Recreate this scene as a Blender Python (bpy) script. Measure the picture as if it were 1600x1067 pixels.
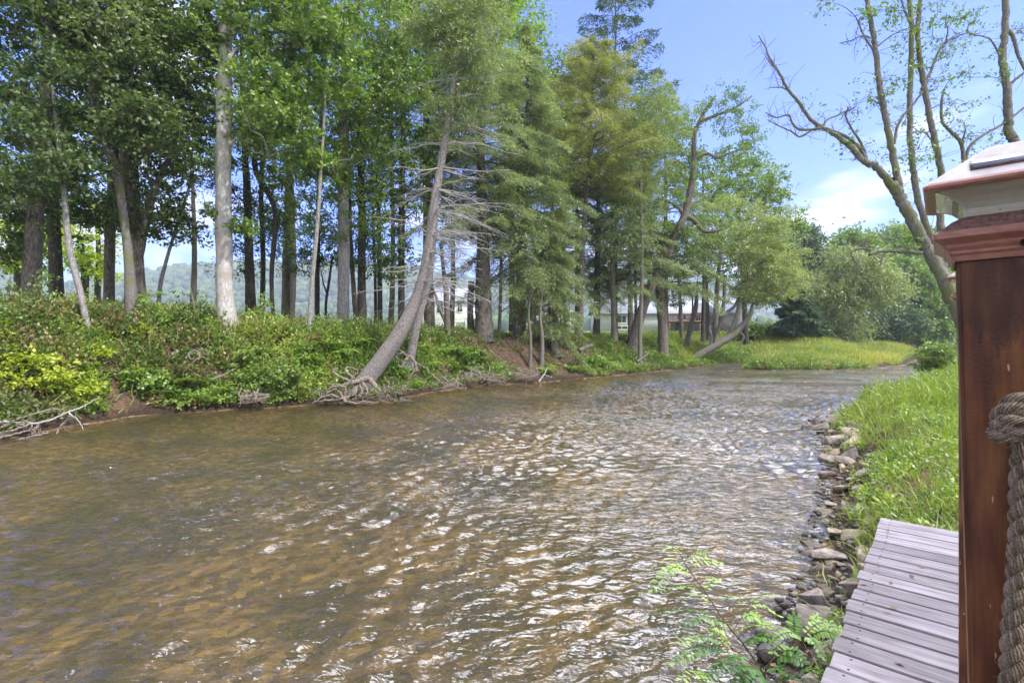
import bpy, bmesh, math
import numpy as np
from mathutils import Vector

# ------------------------------------------------------------------ clear
for o in list(bpy.data.objects): bpy.data.objects.remove(o)
scene = bpy.context.scene
COL = scene.collection
R = np.random.default_rng(7)
rad = math.radians

# ------------------------------------------------------------------ camera
F, HY, CH = 800.0, 522.0, 2.4            # focal length and horizon of the 1600 px photograph, eye height over the water
cam_d = bpy.data.cameras.new('camera'); cam = bpy.data.objects.new('camera', cam_d); COL.objects.link(cam)
cam.location = (0, 0, CH); cam.rotation_euler = (rad(90), 0, 0)
cam_d.lens = 18; cam_d.sensor_width = 36; cam_d.shift_y = -(533.5-HY)/1600
cam_d.clip_start = 0.05; cam_d.clip_end = 9000
scene.camera = cam

# ------------------------------------------------------------------ sky and sun
SUN_EL, SUN_AZ = 52.0, 125.0             # azimuth measured from +Y clockwise: from the right and a little behind the viewer
w = bpy.data.worlds.new('World'); scene.world = w; w.use_nodes = True
nt = w.node_tree; nt.nodes.clear()
def N(nt, t, **kw):
    n = nt.nodes.new(t)
    for k, v in kw.items():
        if k in n.inputs.keys() if isinstance(k, str) else False: n.inputs[k].default_value = v
        else: setattr(n, k, v)
    return n
def L(nt, a, b): nt.links.new(a, b)
sky = N(nt, 'ShaderNodeTexSky', sky_type='NISHITA', sun_disc=False)
sky.sun_elevation = rad(SUN_EL); sky.sun_rotation = rad(SUN_AZ); sky.air_density = 1.0; sky.dust_density = 0.6; sky.ozone_density = 2.2
tc = N(nt, 'ShaderNodeTexCoord'); sep = N(nt, 'ShaderNodeSeparateXYZ'); L(nt, tc.outputs['Generated'], sep.inputs[0])
# clouds: direction projected on a high flat layer
zc = N(nt, 'ShaderNodeMath', operation='MAXIMUM'); L(nt, sep.outputs[2], zc.inputs[0]); zc.inputs[1].default_value = 0.0
za = N(nt, 'ShaderNodeMath', operation='ADD'); L(nt, zc.outputs[0], za.inputs[0]); za.inputs[1].default_value = 0.22
dv = N(nt, 'ShaderNodeVectorMath', operation='DIVIDE'); L(nt, tc.outputs['Generated'], dv.inputs[0])
cmb = N(nt, 'ShaderNodeCombineXYZ')
for i in range(3): L(nt, za.outputs[0], cmb.inputs[i])
L(nt, cmb.outputs[0], dv.inputs[1])
mp = N(nt, 'ShaderNodeMapping'); mp.inputs['Location'].default_value = (0.55, 0.1, 0); mp.inputs['Scale'].default_value = (1.0, 1.0, 1.6)
L(nt, dv.outputs[0], mp.inputs[0])
cn = N(nt, 'ShaderNodeTexNoise', noise_dimensions='3D'); cn.inputs['Scale'].default_value = 1.25; cn.inputs['Detail'].default_value = 9; cn.inputs['Roughness'].default_value = 0.52
cn.inputs['Distortion'].default_value = 0.3
L(nt, mp.outputs[0], cn.inputs['Vector'])
# more cloud towards the horizon
hz = N(nt, 'ShaderNodeMapRange'); L(nt, sep.outputs[2], hz.inputs[0]); hz.inputs[1].default_value = 0.0; hz.inputs[2].default_value = 0.5; hz.inputs[3].default_value = 0.15; hz.inputs[4].default_value = -0.045
ad = N(nt, 'ShaderNodeMath', operation='ADD'); L(nt, cn.outputs[0], ad.inputs[0]); L(nt, hz.outputs[0], ad.inputs[1])
# extra cloud added unseen behind and above the viewer: fill light and ripple glints
bk = N(nt, 'ShaderNodeMapRange'); L(nt, sep.outputs[1], bk.inputs[0]); bk.inputs[1].default_value = -0.6; bk.inputs[2].default_value = 0.35; bk.inputs[3].default_value = 0.40; bk.inputs[4].default_value = 0.0
ad2 = N(nt, 'ShaderNodeMath', operation='ADD'); L(nt, ad.outputs[0], ad2.inputs[0]); L(nt, bk.outputs[0], ad2.inputs[1])
cr = N(nt, 'ShaderNodeMapRange', interpolation_type='SMOOTHSTEP'); L(nt, ad2.outputs[0], cr.inputs[0]); cr.inputs[1].default_value = 0.535; cr.inputs[2].default_value = 0.74; cr.inputs[3].default_value = 0.0; cr.inputs[4].default_value = 0.95
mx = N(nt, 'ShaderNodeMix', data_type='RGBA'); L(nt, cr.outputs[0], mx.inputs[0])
gm = N(nt, 'ShaderNodeMix', data_type='RGBA', blend_type='MULTIPLY'); gm.inputs[0].default_value = 1.0
L(nt, sky.outputs[0], gm.inputs[6]); gm.inputs[7].default_value = (.40, .64, 1.52, 1)
L(nt, gm.outputs[2], mx.inputs[6])
# bright cloud patch added high right, out of view, for white glints on ripples
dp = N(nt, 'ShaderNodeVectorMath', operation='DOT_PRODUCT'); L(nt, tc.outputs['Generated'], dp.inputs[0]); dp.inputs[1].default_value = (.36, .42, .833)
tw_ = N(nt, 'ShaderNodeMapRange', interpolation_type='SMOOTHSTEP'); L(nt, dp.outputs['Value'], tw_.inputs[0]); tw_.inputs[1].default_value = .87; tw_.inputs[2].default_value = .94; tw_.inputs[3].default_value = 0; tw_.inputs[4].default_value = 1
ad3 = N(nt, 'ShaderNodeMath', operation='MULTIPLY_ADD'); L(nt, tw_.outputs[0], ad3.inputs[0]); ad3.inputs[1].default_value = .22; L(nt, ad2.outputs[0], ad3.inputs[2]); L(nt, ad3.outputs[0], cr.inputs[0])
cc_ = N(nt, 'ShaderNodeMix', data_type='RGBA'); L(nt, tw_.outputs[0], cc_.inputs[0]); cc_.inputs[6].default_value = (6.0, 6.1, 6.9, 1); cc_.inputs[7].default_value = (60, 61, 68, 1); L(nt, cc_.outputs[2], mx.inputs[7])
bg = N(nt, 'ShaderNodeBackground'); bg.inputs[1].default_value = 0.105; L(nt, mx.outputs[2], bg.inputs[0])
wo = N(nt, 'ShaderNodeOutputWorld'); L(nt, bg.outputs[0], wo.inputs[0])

sd = bpy.data.lights.new('sun', 'SUN'); sun = bpy.data.objects.new('sun', sd); COL.objects.link(sun)
sd.energy = 2.4; sd.angle = rad(1.5); sd.color = (1.0, 0.955, 0.88)
a, e = rad(SUN_AZ), rad(SUN_EL)
sdir = Vector((math.sin(a)*math.cos(e), math.cos(a)*math.cos(e), math.sin(e)))
sun.rotation_euler = sdir.to_track_quat('Z', 'Y').to_euler(); sun.location = sdir*60
scene.view_settings.view_transform = 'Standard'; scene.view_settings.look = 'None'; scene.view_settings.gamma = 1
scene.view_settings.exposure = 1.42
scene.cycles.max_bounces = 8; scene.cycles.transparent_max_bounces = 8
scene.cycles.diffuse_bounces = 3; scene.cycles.glossy_bounces = 3; scene.cycles.transmission_bounces = 4; scene.cycles.volume_bounces = 0
scene.cycles.sample_clamp_indirect = 6

# ------------------------------------------------------------------ helpers
def P(x, y, Y):
    """a point of the place seen at photo pixel x, y and standing Y metres away"""
    return np.array(((x-800)/F*Y, Y, CH-(y-HY)/F*Y))
def tag(o, label=None, cat=None, group=None, kind=None):
    if label: o['label'] = label
    if cat: o['category'] = cat
    if group: o['group'] = group
    if kind: o['kind'] = kind
    return o
def empty(name, loc, label=None, cat=None, group=None, kind=None):
    o = bpy.data.objects.new(name, None); COL.objects.link(o); o.location = Vector([float(c) for c in loc]); o.empty_display_size = 0.2
    return tag(o, label, cat, group, kind)
def norm(v): return v/np.maximum(np.linalg.norm(v, axis=-1, keepdims=True), 1e-9)

class MB:
    """a mesh made of quads and triangles; extra per-face tint"""
    def __init__(s): s.v=[]; s.q=[]; s.t=[]; s.n=0; s.off=0
    def add(s, v, q, tint=0.5):
        v = np.asarray(v, float).reshape(-1,3); q = np.asarray(q, int).reshape(-1,4)
        s.v.append(v); s.q.append(q+s.n); s.n += len(v)
        s.t.append(np.broadcast_to(np.asarray(tint, float), (len(q),)).copy())
    def box(s, c, size, ax=None, tint=0.5):
        c = np.asarray(c, float); h = np.asarray(size, float)/2
        k = np.array([[-1,-1,-1],[1,-1,-1],[1,1,-1],[-1,1,-1],[-1,-1,1],[1,-1,1],[1,1,1],[-1,1,1]])*h
        if ax is not None: k = k@np.asarray(ax, float)
        s.add(k+c, [[0,3,2,1],[4,5,6,7],[0,1,5,4],[1,2,6,5],[2,3,7,6],[3,0,4,7]], tint)
    def tube(s, pts, r, sides=6, tint=0.5, rough=0.0):
        pts = np.asarray(pts, float); n = len(pts); r = np.broadcast_to(np.asarray(r, float), (n,))
        t = norm(np.gradient(pts, axis=0)); up = np.array((0.0,0,1)) if abs(t[0,2]) < .9 else np.array((0.0,1,0))
        a = np.empty((n,3)); prev = norm(np.cross(t[0], up))
        for i in range(n):
            prev = prev - t[i]*np.dot(prev, t[i]); prev = prev/max(np.linalg.norm(prev),1e-9); a[i] = prev
        b = np.cross(t, a); ph = np.arange(sides)/sides*2*math.pi
        rr = r[:,None]*np.ones(sides)
        if rough: rr = rr*(1+R.uniform(-rough, rough, rr.shape))
        v = pts[:,None,:] + rr[...,None]*(np.cos(ph)[None,:,None]*a[:,None,:]+np.sin(ph)[None,:,None]*b[:,None,:])
        i = np.arange(n-1)[:,None]*sides; j = np.arange(sides)[None,:]; j2 = (j+1)%sides
        q = np.stack([i+j, i+j2, i+sides+j2, i+sides+j], -1).reshape(-1,4)
        s.add(v.reshape(-1,3), q, tint)
    def leaves(s, c, d, nrm, ln, wd, tint):
        """kite shaped leaves at c, pointing along d, across nrm x d"""
        c = np.asarray(c, float); d = norm(np.asarray(d, float)); x = norm(np.cross(nrm, d)); m = len(c)
        ln = np.broadcast_to(ln, (m,))[:,None]; wd = np.broadcast_to(wd, (m,))[:,None]
        v = np.stack([c, c+d*ln*.45+x*wd*.5, c+d*ln, c+d*ln*.45-x*wd*.5], 1).reshape(-1,3)
        q = np.arange(4*m).reshape(m,4)
        s.add(v, q, tint)
    def build(s, name, mat, parent=None, origin=(0,0,0), smooth=False):
        v = np.concatenate(s.v) - np.asarray([float(c) for c in origin]); q = np.concatenate(s.q); t = np.concatenate(s.t)
        me = bpy.data.meshes.new(name); me.vertices.add(len(v)); me.vertices.foreach_set('co', v.astype(np.float32).ravel())
        me.loops.add(len(q)*4); me.loops.foreach_set('vertex_index', q.astype(np.int32).ravel())
        me.polygons.add(len(q)); me.polygons.foreach_set('loop_start', (np.arange(len(q))*4).astype(np.int32))
        me.update(calc_edges=True)
        if smooth: me.polygons.foreach_set('use_smooth', np.ones(len(q), bool))
        at = me.attributes.new('tint', 'FLOAT', 'FACE'); at.data.foreach_set('value', t.astype(np.float32))
        me.materials.append(mat); o = bpy.data.objects.new(name, me); COL.objects.link(o)
        if parent: o.parent = parent
        return o
def bm_obj(name, bm, mat, parent=None, smooth=False):
    me = bpy.data.meshes.new(name); bm.to_mesh(me); bm.free(); me.materials.append(mat)
    if smooth: me.polygons.foreach_set('use_smooth', np.ones(len(me.polygons), bool))
    o = bpy.data.objects.new(name, me); COL.objects.link(o)
    if parent: o.parent = parent
    return o
def spline(pts, n):
    pts = np.asarray(pts, float)
    if len(pts) < 3: t = np.linspace(0,1,n)[:,None]; return pts[0]*(1-t)+pts[-1]*t
    p = np.vstack([2*pts[0]-pts[1], pts, 2*pts[-1]-pts[-2]]); m = len(pts)-1
    u = np.linspace(0, m-1e-6, n); i = u.astype(int); f = (u-i)[:,None]
    a,b,c,d = p[i],p[i+1],p[i+2],p[i+3]
    return .5*((2*b)+(-a+c)*f+(2*a-5*b+4*c-d)*f**2+(-a+3*b-3*c+d)*f**3)
def rdir(n, rng=None):
    return norm((rng or R).normal(size=(n,3)))
def vnoise(x, y, seed=0):
    """smooth value noise, vectorised"""
    xi = np.floor(x).astype(np.int64); yi = np.floor(y).astype(np.int64); fx = x-xi; fy = y-yi
    fx = fx*fx*(3-2*fx); fy = fy*fy*(3-2*fy)
    def h(a, b):
        k = (a*374761393 + b*668265263 + seed*982451653) & 0xffffffff
        k = ((k ^ (k >> 13))*1274126177) & 0xffffffff
        return ((k ^ (k >> 16)) & 0xffff)/65535.0
    return (h(xi,yi)*(1-fx)+h(xi+1,yi)*fx)*(1-fy)+(h(xi,yi+1)*(1-fx)+h(xi+1,yi+1)*fx)*fy
def fbm(x, y, seed=0, o=4):
    return sum(vnoise(x*2**i, y*2**i, seed+i)*.5**i for i in range(o))/sum(.5**i for i in range(o))
def sstep(x): x = np.clip(x, 0, 1); return x*x*(3-2*x)

# ------------------------------------------------------------------ materials
def mat(name):
    m = bpy.data.materials.new(name); m.use_nodes = True; nt = m.node_tree; nt.nodes.clear()
    return m, nt, N(nt, 'ShaderNodeOutputMaterial')
def ramp(nt, fac, stops):
    r = N(nt, 'ShaderNodeValToRGB'); L(nt, fac, r.inputs[0]); e = r.color_ramp.elements
    while len(e) < len(stops): e.new(.5)
    for k, (p, c) in enumerate(stops): e[k].position = p; e[k].color = (*c, 1)
    return r.outputs[0]
def leafmat(name, cols, trans=.34, gloss=.035):
    cols = [(min(.8,c[0]*1.22), min(.8,c[1]*1.15), c[2]*1.05) for c in cols]
    m, nt, out = mat(name)
    at = N(nt, 'ShaderNodeAttribute', attribute_name='tint')
    c = ramp(nt, at.outputs['Fac'], [(i/(len(cols)-1), k) for i, k in enumerate(cols)])
    d = N(nt, 'ShaderNodeBsdfDiffuse'); L(nt, c, d.inputs[0])
    t = N(nt, 'ShaderNodeBsdfTranslucent'); mm = N(nt, 'ShaderNodeMix', data_type='RGBA', blend_type='MULTIPLY'); mm.inputs[0].default_value = 1
    L(nt, c, mm.inputs[6]); mm.inputs[7].default_value = (1.35, 1.5, .55, 1); L(nt, mm.outputs[2], t.inputs[0])
    mx = N(nt, 'ShaderNodeMixShader'); mx.inputs[0].default_value = trans; L(nt, d.outputs[0], mx.inputs[1]); L(nt, t.outputs[0], mx.inputs[2])
    g = N(nt, 'ShaderNodeBsdfGlossy'); g.inputs['Roughness'].default_value = .42; g.inputs[0].default_value = (1,1,1,1)
    m2 = N(nt, 'ShaderNodeMixShader'); m2.inputs[0].default_value = gloss; L(nt, mx.outputs[0], m2.inputs[1]); L(nt, g.outputs[0], m2.inputs[2])
    L(nt, m2.outputs[0], out.inputs[0]); return m
def barkmat(name, cols, scale=6, stretch=.25, bump=.6, patch=None):
    m, nt, out = mat(name)
    tc = N(nt, 'ShaderNodeTexCoord'); mp = N(nt, 'ShaderNodeMapping'); mp.inputs['Scale'].default_value = (1,1,stretch); L(nt, tc.outputs['Object'], mp.inputs[0])
    n1 = N(nt, 'ShaderNodeTexNoise'); n1.inputs['Scale'].default_value = scale*2.2; n1.inputs['Detail'].default_value = 6; n1.inputs['Roughness'].default_value=.65; L(nt, mp.outputs[0], n1.inputs[0])
    vo = N(nt, 'ShaderNodeTexVoronoi', feature='DISTANCE_TO_EDGE'); vo.inputs['Scale'].default_value = scale*2.6; L(nt, mp.outputs[0], vo.inputs[0])
    ml = N(nt, 'ShaderNodeMath', operation='MULTIPLY_ADD'); L(nt, vo.outputs[0], ml.inputs[0]); ml.inputs[1].default_value = .9; L(nt, n1.outputs[0], ml.inputs[2])
    c = ramp(nt, ml.outputs[0], [(.30, cols[0]), (.50, cols[1]), (.78, cols[2])])
    if patch:
        n2 = N(nt, 'ShaderNodeTexNoise'); n2.inputs['Scale'].default_value = 1.7; n2.inputs['Detail'].default_value = 5; L(nt, tc.outputs['Object'], n2.inputs[0])
        r2 = ramp(nt, n2.outputs[0], [(.5,(0,0,0)),(.6,(1,1,1))])
        mx = N(nt, 'ShaderNodeMix', data_type='RGBA'); L(nt, r2, mx.inputs[0]); L(nt, c, mx.inputs[6]); mx.inputs[7].default_value = (*patch,1); c = mx.outputs[2]
    b = N(nt, 'ShaderNodeBump'); b.inputs['Strength'].default_value = bump; b.inputs['Distance'].default_value = .04; L(nt, ml.outputs[0], b.inputs['Height'])
    p = N(nt, 'ShaderNodeBsdfPrincipled'); L(nt, c, p.inputs['Base Color']); p.inputs['Roughness'].default_value = .9; p.inputs['Specular IOR Level'].default_value = .2; L(nt, b.outputs[0], p.inputs['Normal'])
    L(nt, p.outputs[0], out.inputs[0]); return m
def plain(name, c1, c2, scale=8, rough=.7, bump=.15, stretch=(1,1,1), spec=.3, dist=.01):
    m, nt, out = mat(name)
    tc = N(nt, 'ShaderNodeTexCoord'); mp = N(nt, 'ShaderNodeMapping'); mp.inputs['Scale'].default_value = stretch; L(nt, tc.outputs['Object'], mp.inputs[0])
    n1 = N(nt, 'ShaderNodeTexNoise'); n1.inputs['Scale'].default_value = scale; n1.inputs['Detail'].default_value = 7; n1.inputs['Roughness'].default_value=.6; L(nt, mp.outputs[0], n1.inputs[0])
    c = ramp(nt, n1.outputs[0], [(.32, c1), (.68, c2)])
    b = N(nt, 'ShaderNodeBump'); b.inputs['Strength'].default_value = bump; b.inputs['Distance'].default_value = dist; L(nt, n1.outputs[0], b.inputs['Height'])
    p = N(nt, 'ShaderNodeBsdfPrincipled'); L(nt, c, p.inputs['Base Color']); p.inputs['Roughness'].default_value = rough; p.inputs['Specular IOR Level'].default_value = spec; L(nt, b.outputs[0], p.inputs['Normal'])
    L(nt, p.outputs[0], out.inputs[0]); return m

LF = {
 'dark':   leafmat('leaf_dark',   [(.036,.066,.024),(.070,.115,.036),(.120,.170,.060)]),
 'mid':    leafmat('leaf_mid',    [(.065,.120,.026),(.125,.205,.042),(.210,.290,.075)]),
 'bright': leafmat('leaf_bright', [(.100,.180,.028),(.170,.280,.045),(.260,.370,.080)]),
 'yellow': leafmat('leaf_yellow', [(.170,.240,.022),(.290,.370,.035),(.400,.450,.060)]),
 'olive':  leafmat('leaf_olive',  [(.100,.145,.066),(.170,.225,.108),(.265,.320,.175)], trans=.36),
 'gold':   leafmat('leaf_gold',   [(.120,.155,.045),(.205,.240,.075),(.330,.300,.095)], trans=.36),
 'pale':   leafmat('leaf_pale',   [(.135,.180,.072),(.220,.270,.110),(.320,.370,.170)]),
 'conifer':leafmat('leaf_conifer',[(.030,.062,.028),(.055,.105,.044),(.095,.155,.066)], trans=.2),
 'grass':  leafmat('leaf_grass',  [(.130,.170,.040),(.200,.270,.055),(.330,.370,.100)]),
 'bargrass':leafmat('leaf_sandbar',[(.095,.150,.035),(.200,.265,.050),(.360,.350,.090)]),
 'weed':   leafmat('leaf_weed',   [(.300,.230,.120),(.085,.125,.035),(.115,.190,.038),(.180,.280,.050),(.300,.380,.075)]),
 'litter': leafmat('leaf_litter', [(.080,.050,.032),(.140,.095,.060),(.210,.150,.090)], trans=.05),
}
BK = {
 'brown': barkmat('bark_brown', [(.045,.036,.030),(.10,.082,.068),(.19,.165,.140)]),
 'dark':  barkmat('bark_dark',  [(.022,.018,.015),(.048,.040,.034),(.095,.082,.070)]),
 'grey':  barkmat('bark_grey',  [(.10,.090,.080),(.20,.185,.165),(.34,.325,.300)], scale=9, bump=.4),
 'pale':  barkmat('bark_pale',  [(.19,.175,.160),(.36,.34,.315),(.52,.50,.47)], scale=7, bump=.3, patch=(.36,.31,.27)),
 'lean':  barkmat('bark_scaly', [(.08,.068,.060),(.19,.165,.148),(.33,.30,.275)], scale=9, stretch=.5),
 'mossy': barkmat('bark_mossy', [(.058,.050,.044),(.13,.115,.102),(.225,.205,.19)], scale=12, bump=.5, patch=(.15,.155,.075)),
 'dead':  barkmat('bark_dead',  [(.17,.16,.145),(.29,.275,.255),(.42,.40,.375)], scale=14, bump=.2),
 'root':  barkmat('bark_root',  [(.07,.052,.040),(.17,.135,.105),(.30,.255,.21)], scale=10, bump=.5),
}

# ------------------------------------------------------------------ terrain
# opposite shore, from behind the viewer's left to the far right: x, y, bank width, bank height
OPP = np.array([(-60,-45,3,2.4),(-30,-14,3,2.4),(-17,2,3,2.4),(-12.4,8.5,3,2.5),(-11.43,11.43,2.6,2.5),(-11.5,13.15,2.8,2.5),(-11.0,14.8,3,2.45),
 (-8.75,16.3,3,2.4),(-6.5,17.3,2.9,2.32),(-4.57,18.3,2.8,2.3),(-3.2,21.3,2.8,2.25),(-1.2,24,3,2.25),(1.6,25.6,3.2,2.2),(4.6,28.2,3.6,2.1),
 (7.9,31.5,4.5,1.95),(13.2,37,5,1.9),(19.1,44,3,1.4),(21.5,48,3,.8),(20.0,44,3,.5),(16.0,35.5,2,.30),(18,34.2,2,.3),(21.8,34.8,2,.3),(26,36.2,2,.3),(30.5,39.5,2,.3),(40,50,2.5,.5),
 (66,83,4,1.2),(92,112,5,1.6),(140,134,6,2),(260,170,6,2)], float)
NEAR = np.array([(260,120,4,1.8),(140,98,4,1.5),(72,66,4,1.3),(46,46,3,1.2),(30.5,33.5,2.5,1.15),(19.4,24.6,2.2,1.1),(15.2,20.6,2.2,1.0),(11.2,16.3,2.0,.95),(7.9,13.6,1.9,.9),(6.86,11.4,1.6,.85),(5.5,8.8,1.5,.8),
 (4.19,6.9,1.3,.74),(2.93,5.08,1.2,.68),(2.23,4.19,1.2,.62),(1.63,3.4,1.1,.6),(.7,1.6,1.2,.6),(-1.2,-1.2,1.5,.6),(-6,-10,2,.8),(-22,-40,3,1.2),(-36,-66,3,1.5)], float)
POLY = np.vstack([OPP[:,:2], NEAR[:,:2]])
def seg_near(px, py, pl):
    best = np.full(px.shape, 1e9); W = np.zeros(px.shape); H = np.zeros(px.shape)
    for i in range(len(pl)-1):
        a, b = pl[i], pl[i+1]; d = b[:2]-a[:2]; l2 = d@d
        t = np.clip(((px-a[0])*d[0]+(py-a[1])*d[1])/l2, 0, 1)
        dist = np.hypot(px-a[0]-d[0]*t, py-a[1]-d[1]*t); k = dist < best
        best = np.where(k, dist, best); W = np.where(k, a[2]+(b[2]-a[2])*t, W); H = np.where(k, a[3]+(b[3]-a[3])*t, H)
    return best, W, H
def in_poly(px, py):
    ins = np.zeros(px.shape, bool); n = len(POLY); j = n-1
    for i in range(n):
        xi, yi = POLY[i]; xj, yj = POLY[j]
        c = ((yi > py) != (yj > py)) & (px < (xj-xi)*(py-yi)/((yj-yi) if yj != yi else 1e-9)+xi)
        ins ^= c; j = i
    return ins
def terrain(x, y):
    """height, distance to the shore (negative in the water), which side (1 = opposite)"""
    x = np.atleast_1d(np.asarray(x, float)); y = np.atleast_1d(np.asarray(y, float))
    wob = (fbm(x*1.1, y*1.1, 3)-.5)*.5
    dL, wL, hL = seg_near(x, y, OPP); dR, wR, hR = seg_near(x, y, NEAR)
    opp = dL < dR; s = np.minimum(dL, dR); ins = in_poly(x, y); s = np.where(ins, -s, s)+wob*np.clip(np.hypot(x,y)/12, .35, 1)
    W = np.where(opp, wL, wR); H = np.where(opp, hL, hR)
    # opposite: a low muddy ledge, a steep face, then the plateau
    t = np.clip(s/W, 0, 1); steep = .10*sstep(t/.12)+.90*sstep((t-.10)/.80)
    soft = sstep(t)
    lim = np.where(opp & (H > 1.8), steep, soft)
    h = H*lim
    far = np.where(opp, 2.36+np.clip((y-60)/220, 0, 3)*1.6, 1.25)
    h = h+(far-H)*sstep((s-W)/np.where(opp, 11, 26))*(s > 0)
    h = h+np.where(s > .2, (fbm(x*.7, y*.7, 11)-.5)*.30+(fbm(x*3, y*3, 17)-.5)*.10, 0)*sstep(s/1.5)
    bed = -.05-.45*sstep(-s/3.0)+(fbm(x*.8, y*.8, 5)-.5)*.22*sstep(-s/1.2)
    h = np.where(s < 0, bed, h)
    # left part of the opposite bank stands higher
    h = h+np.where(opp & (s > 0), .35*sstep((-8-x)/5)*sstep(s/3.0), 0)
    return h, s, opp
def gz(x, y): return float(terrain(x, y)[0][0])

def axis(lo, hi, fine0, fine1, step, g=1.09):
    a = list(np.arange(fine0, fine1, step)); s = step; v = a[-1]
    while v < hi: s *= g; v += s; a.append(v)
    s = step; v = a[0]; b = []
    while v > lo: s *= g; v -= s; b.append(v)
    return np.array(b[::-1]+a)
gx = axis(-2500, 2500, -18, 24, .14); gy = axis(-400, 2600, 0, 44, .14)
GX, GY = np.meshgrid(gx, gy); Hh, Ss, Op = terrain(GX.ravel(), GY.ravel())
Hh = Hh.copy()
nx, ny = len(gx), len(gy); i = np.arange(ny-1)[:,None]*nx; j = np.arange(nx-1)[None,:]
g = MB(); g.add(np.stack([GX.ravel(), GY.ravel(), Hh], 1), np.stack([i+j, i+j+1, i+nx+j+1, i+nx+j], -1).reshape(-1,4))
m, nt, out = mat('ground_soil')
geo = N(nt, 'ShaderNodeNewGeometry'); at = N(nt, 'ShaderNodeAttribute', attribute_name='cover')
n1 = N(nt, 'ShaderNodeTexNoise'); n1.inputs['Scale'].default_value = 1.1; n1.inputs['Detail'].default_value = 8; L(nt, geo.outputs['Position'], n1.inputs[0])
n2 = N(nt, 'ShaderNodeTexNoise'); n2.inputs['Scale'].default_value = 14; n2.inputs['Detail'].default_value = 6; n2.inputs['Roughness'].default_value=.7; L(nt, geo.outputs['Position'], n2.inputs[0])
soil = ramp(nt, n2.outputs[0], [(.3,(.055,.036,.025)),(.52,(.10,.068,.047)),(.72,(.22,.155,.105))])
clay = ramp(nt, n2.outputs[0], [(.3,(.11,.060,.034)),(.7,(.25,.150,.090))])
rc = ramp(nt, n1.outputs[0], [(.58,(0,0,0)),(.66,(1,1,1))])
m1 = N(nt, 'ShaderNodeMix', data_type='RGBA'); L(nt, rc, m1.inputs[0]); L(nt, soil, m1.inputs[6]); L(nt, clay, m1.inputs[7])
n3 = N(nt, 'ShaderNodeTexNoise'); n3.inputs['Scale'].default_value = .25; n3.inputs['Detail'].default_value = 8; L(nt, geo.outputs['Position'], n3.inputs[0])
lawn = ramp(nt, n3.outputs[0], [(.3,(.12,.20,.03)),(.6,(.23,.31,.05)),(.8,(.34,.38,.10))])
m2 = N(nt, 'ShaderNodeMix', data_type='RGBA'); L(nt, at.outputs['Fac'], m2.inputs[0]); L(nt, m1.outputs[2], m2.inputs[6]); L(nt, lawn, m2.inputs[7])
b = N(nt, 'ShaderNodeBump'); b.inputs['Strength'].default_value = .8; b.inputs['Distance'].default_value = .06; L(nt, n2.outputs[0], b.inputs['Height'])
p = N(nt, 'ShaderNodeBsdfPrincipled'); L(nt, m2.outputs[2], p.inputs['Base Color']); p.inputs['Roughness'].default_value = .95; p.inputs['Specular IOR Level'].default_value = .15; L(nt, b.outputs[0], p.inputs['Normal']); L(nt, p.outputs[0], out.inputs[0])
# the submerged bed of pebbles
sepp = N(nt, 'ShaderNodeSeparateXYZ'); L(nt, geo.outputs['Position'], sepp.inputs[0])
vb = N(nt, 'ShaderNodeTexVoronoi'); vb.inputs['Scale'].default_value = 9; L(nt, geo.outputs['Position'], vb.inputs[0])
bedc = ramp(nt, vb.outputs['Color'], [(.2,(.18,.12,.055)),(.5,(.34,.24,.12)),(.85,(.54,.41,.23))])
n4 = N(nt, 'ShaderNodeTexNoise'); n4.inputs['Scale'].default_value = .55; n4.inputs['Detail'].default_value = 7; n4.inputs['Roughness'].default_value = .62; L(nt, geo.outputs['Position'], n4.inputs[0])
bedm = ramp(nt, n4.outputs[0], [(.40,(.25,.23,.18)),(.56,(1.15,1.1,1))])
bm_ = N(nt, 'ShaderNodeMix', data_type='RGBA', blend_type='MULTIPLY'); bm_.inputs[0].default_value = 1; L(nt, bedc, bm_.inputs[6]); L(nt, bedm, bm_.inputs[7])
isb = N(nt, 'ShaderNodeMapRange'); L(nt, sepp.outputs[2], isb.inputs[0]); isb.inputs[1].default_value = .03; isb.inputs[2].default_value = -.03; isb.inputs[3].default_value = 0; isb.inputs[4].default_value = 1
m3 = N(nt, 'ShaderNodeMix', data_type='RGBA'); L(nt, isb.outputs[0], m3.inputs[0]); L(nt, m2.outputs[2], m3.inputs[6]); L(nt, bm_.outputs[2], m3.inputs[7])
wet = N(nt, 'ShaderNodeMapRange'); L(nt, sepp.outputs[2], wet.inputs[0]); wet.inputs[1].default_value = .10; wet.inputs[2].default_value = .38; wet.inputs[3].default_value = .45; wet.inputs[4].default_value = 1     # damp mud at the waterline
wm = N(nt, 'ShaderNodeMix', data_type='RGBA', blend_type='MULTIPLY'); wm.inputs[0].default_value = 1; L(nt, m2.outputs[2], wm.inputs[6]); L(nt, wet.outputs[0], wm.inputs[7]); L(nt, wm.outputs[2], m3.inputs[6])
L(nt, m3.outputs[2], p.inputs['Base Color'])
ground = g.build('ground', m, smooth=True); tag(ground, kind='structure')
cov = sstep((Ss-5.5)/3.5)*np.where(Op, 1, 0)+np.where(~Op, sstep((Ss-.8)/1.2)*.85, 0)
# leaf litter under the hemlocks, no turf there
cov = cov*(1-sstep(1.4-np.hypot((GX.ravel()-1.0)/5.5, (GY.ravel()-30)/4.5)))
at = ground.data.attributes.new('cover', 'FLOAT', 'POINT'); at.data.foreach_set('value', cov.astype(np.float32))

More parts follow.
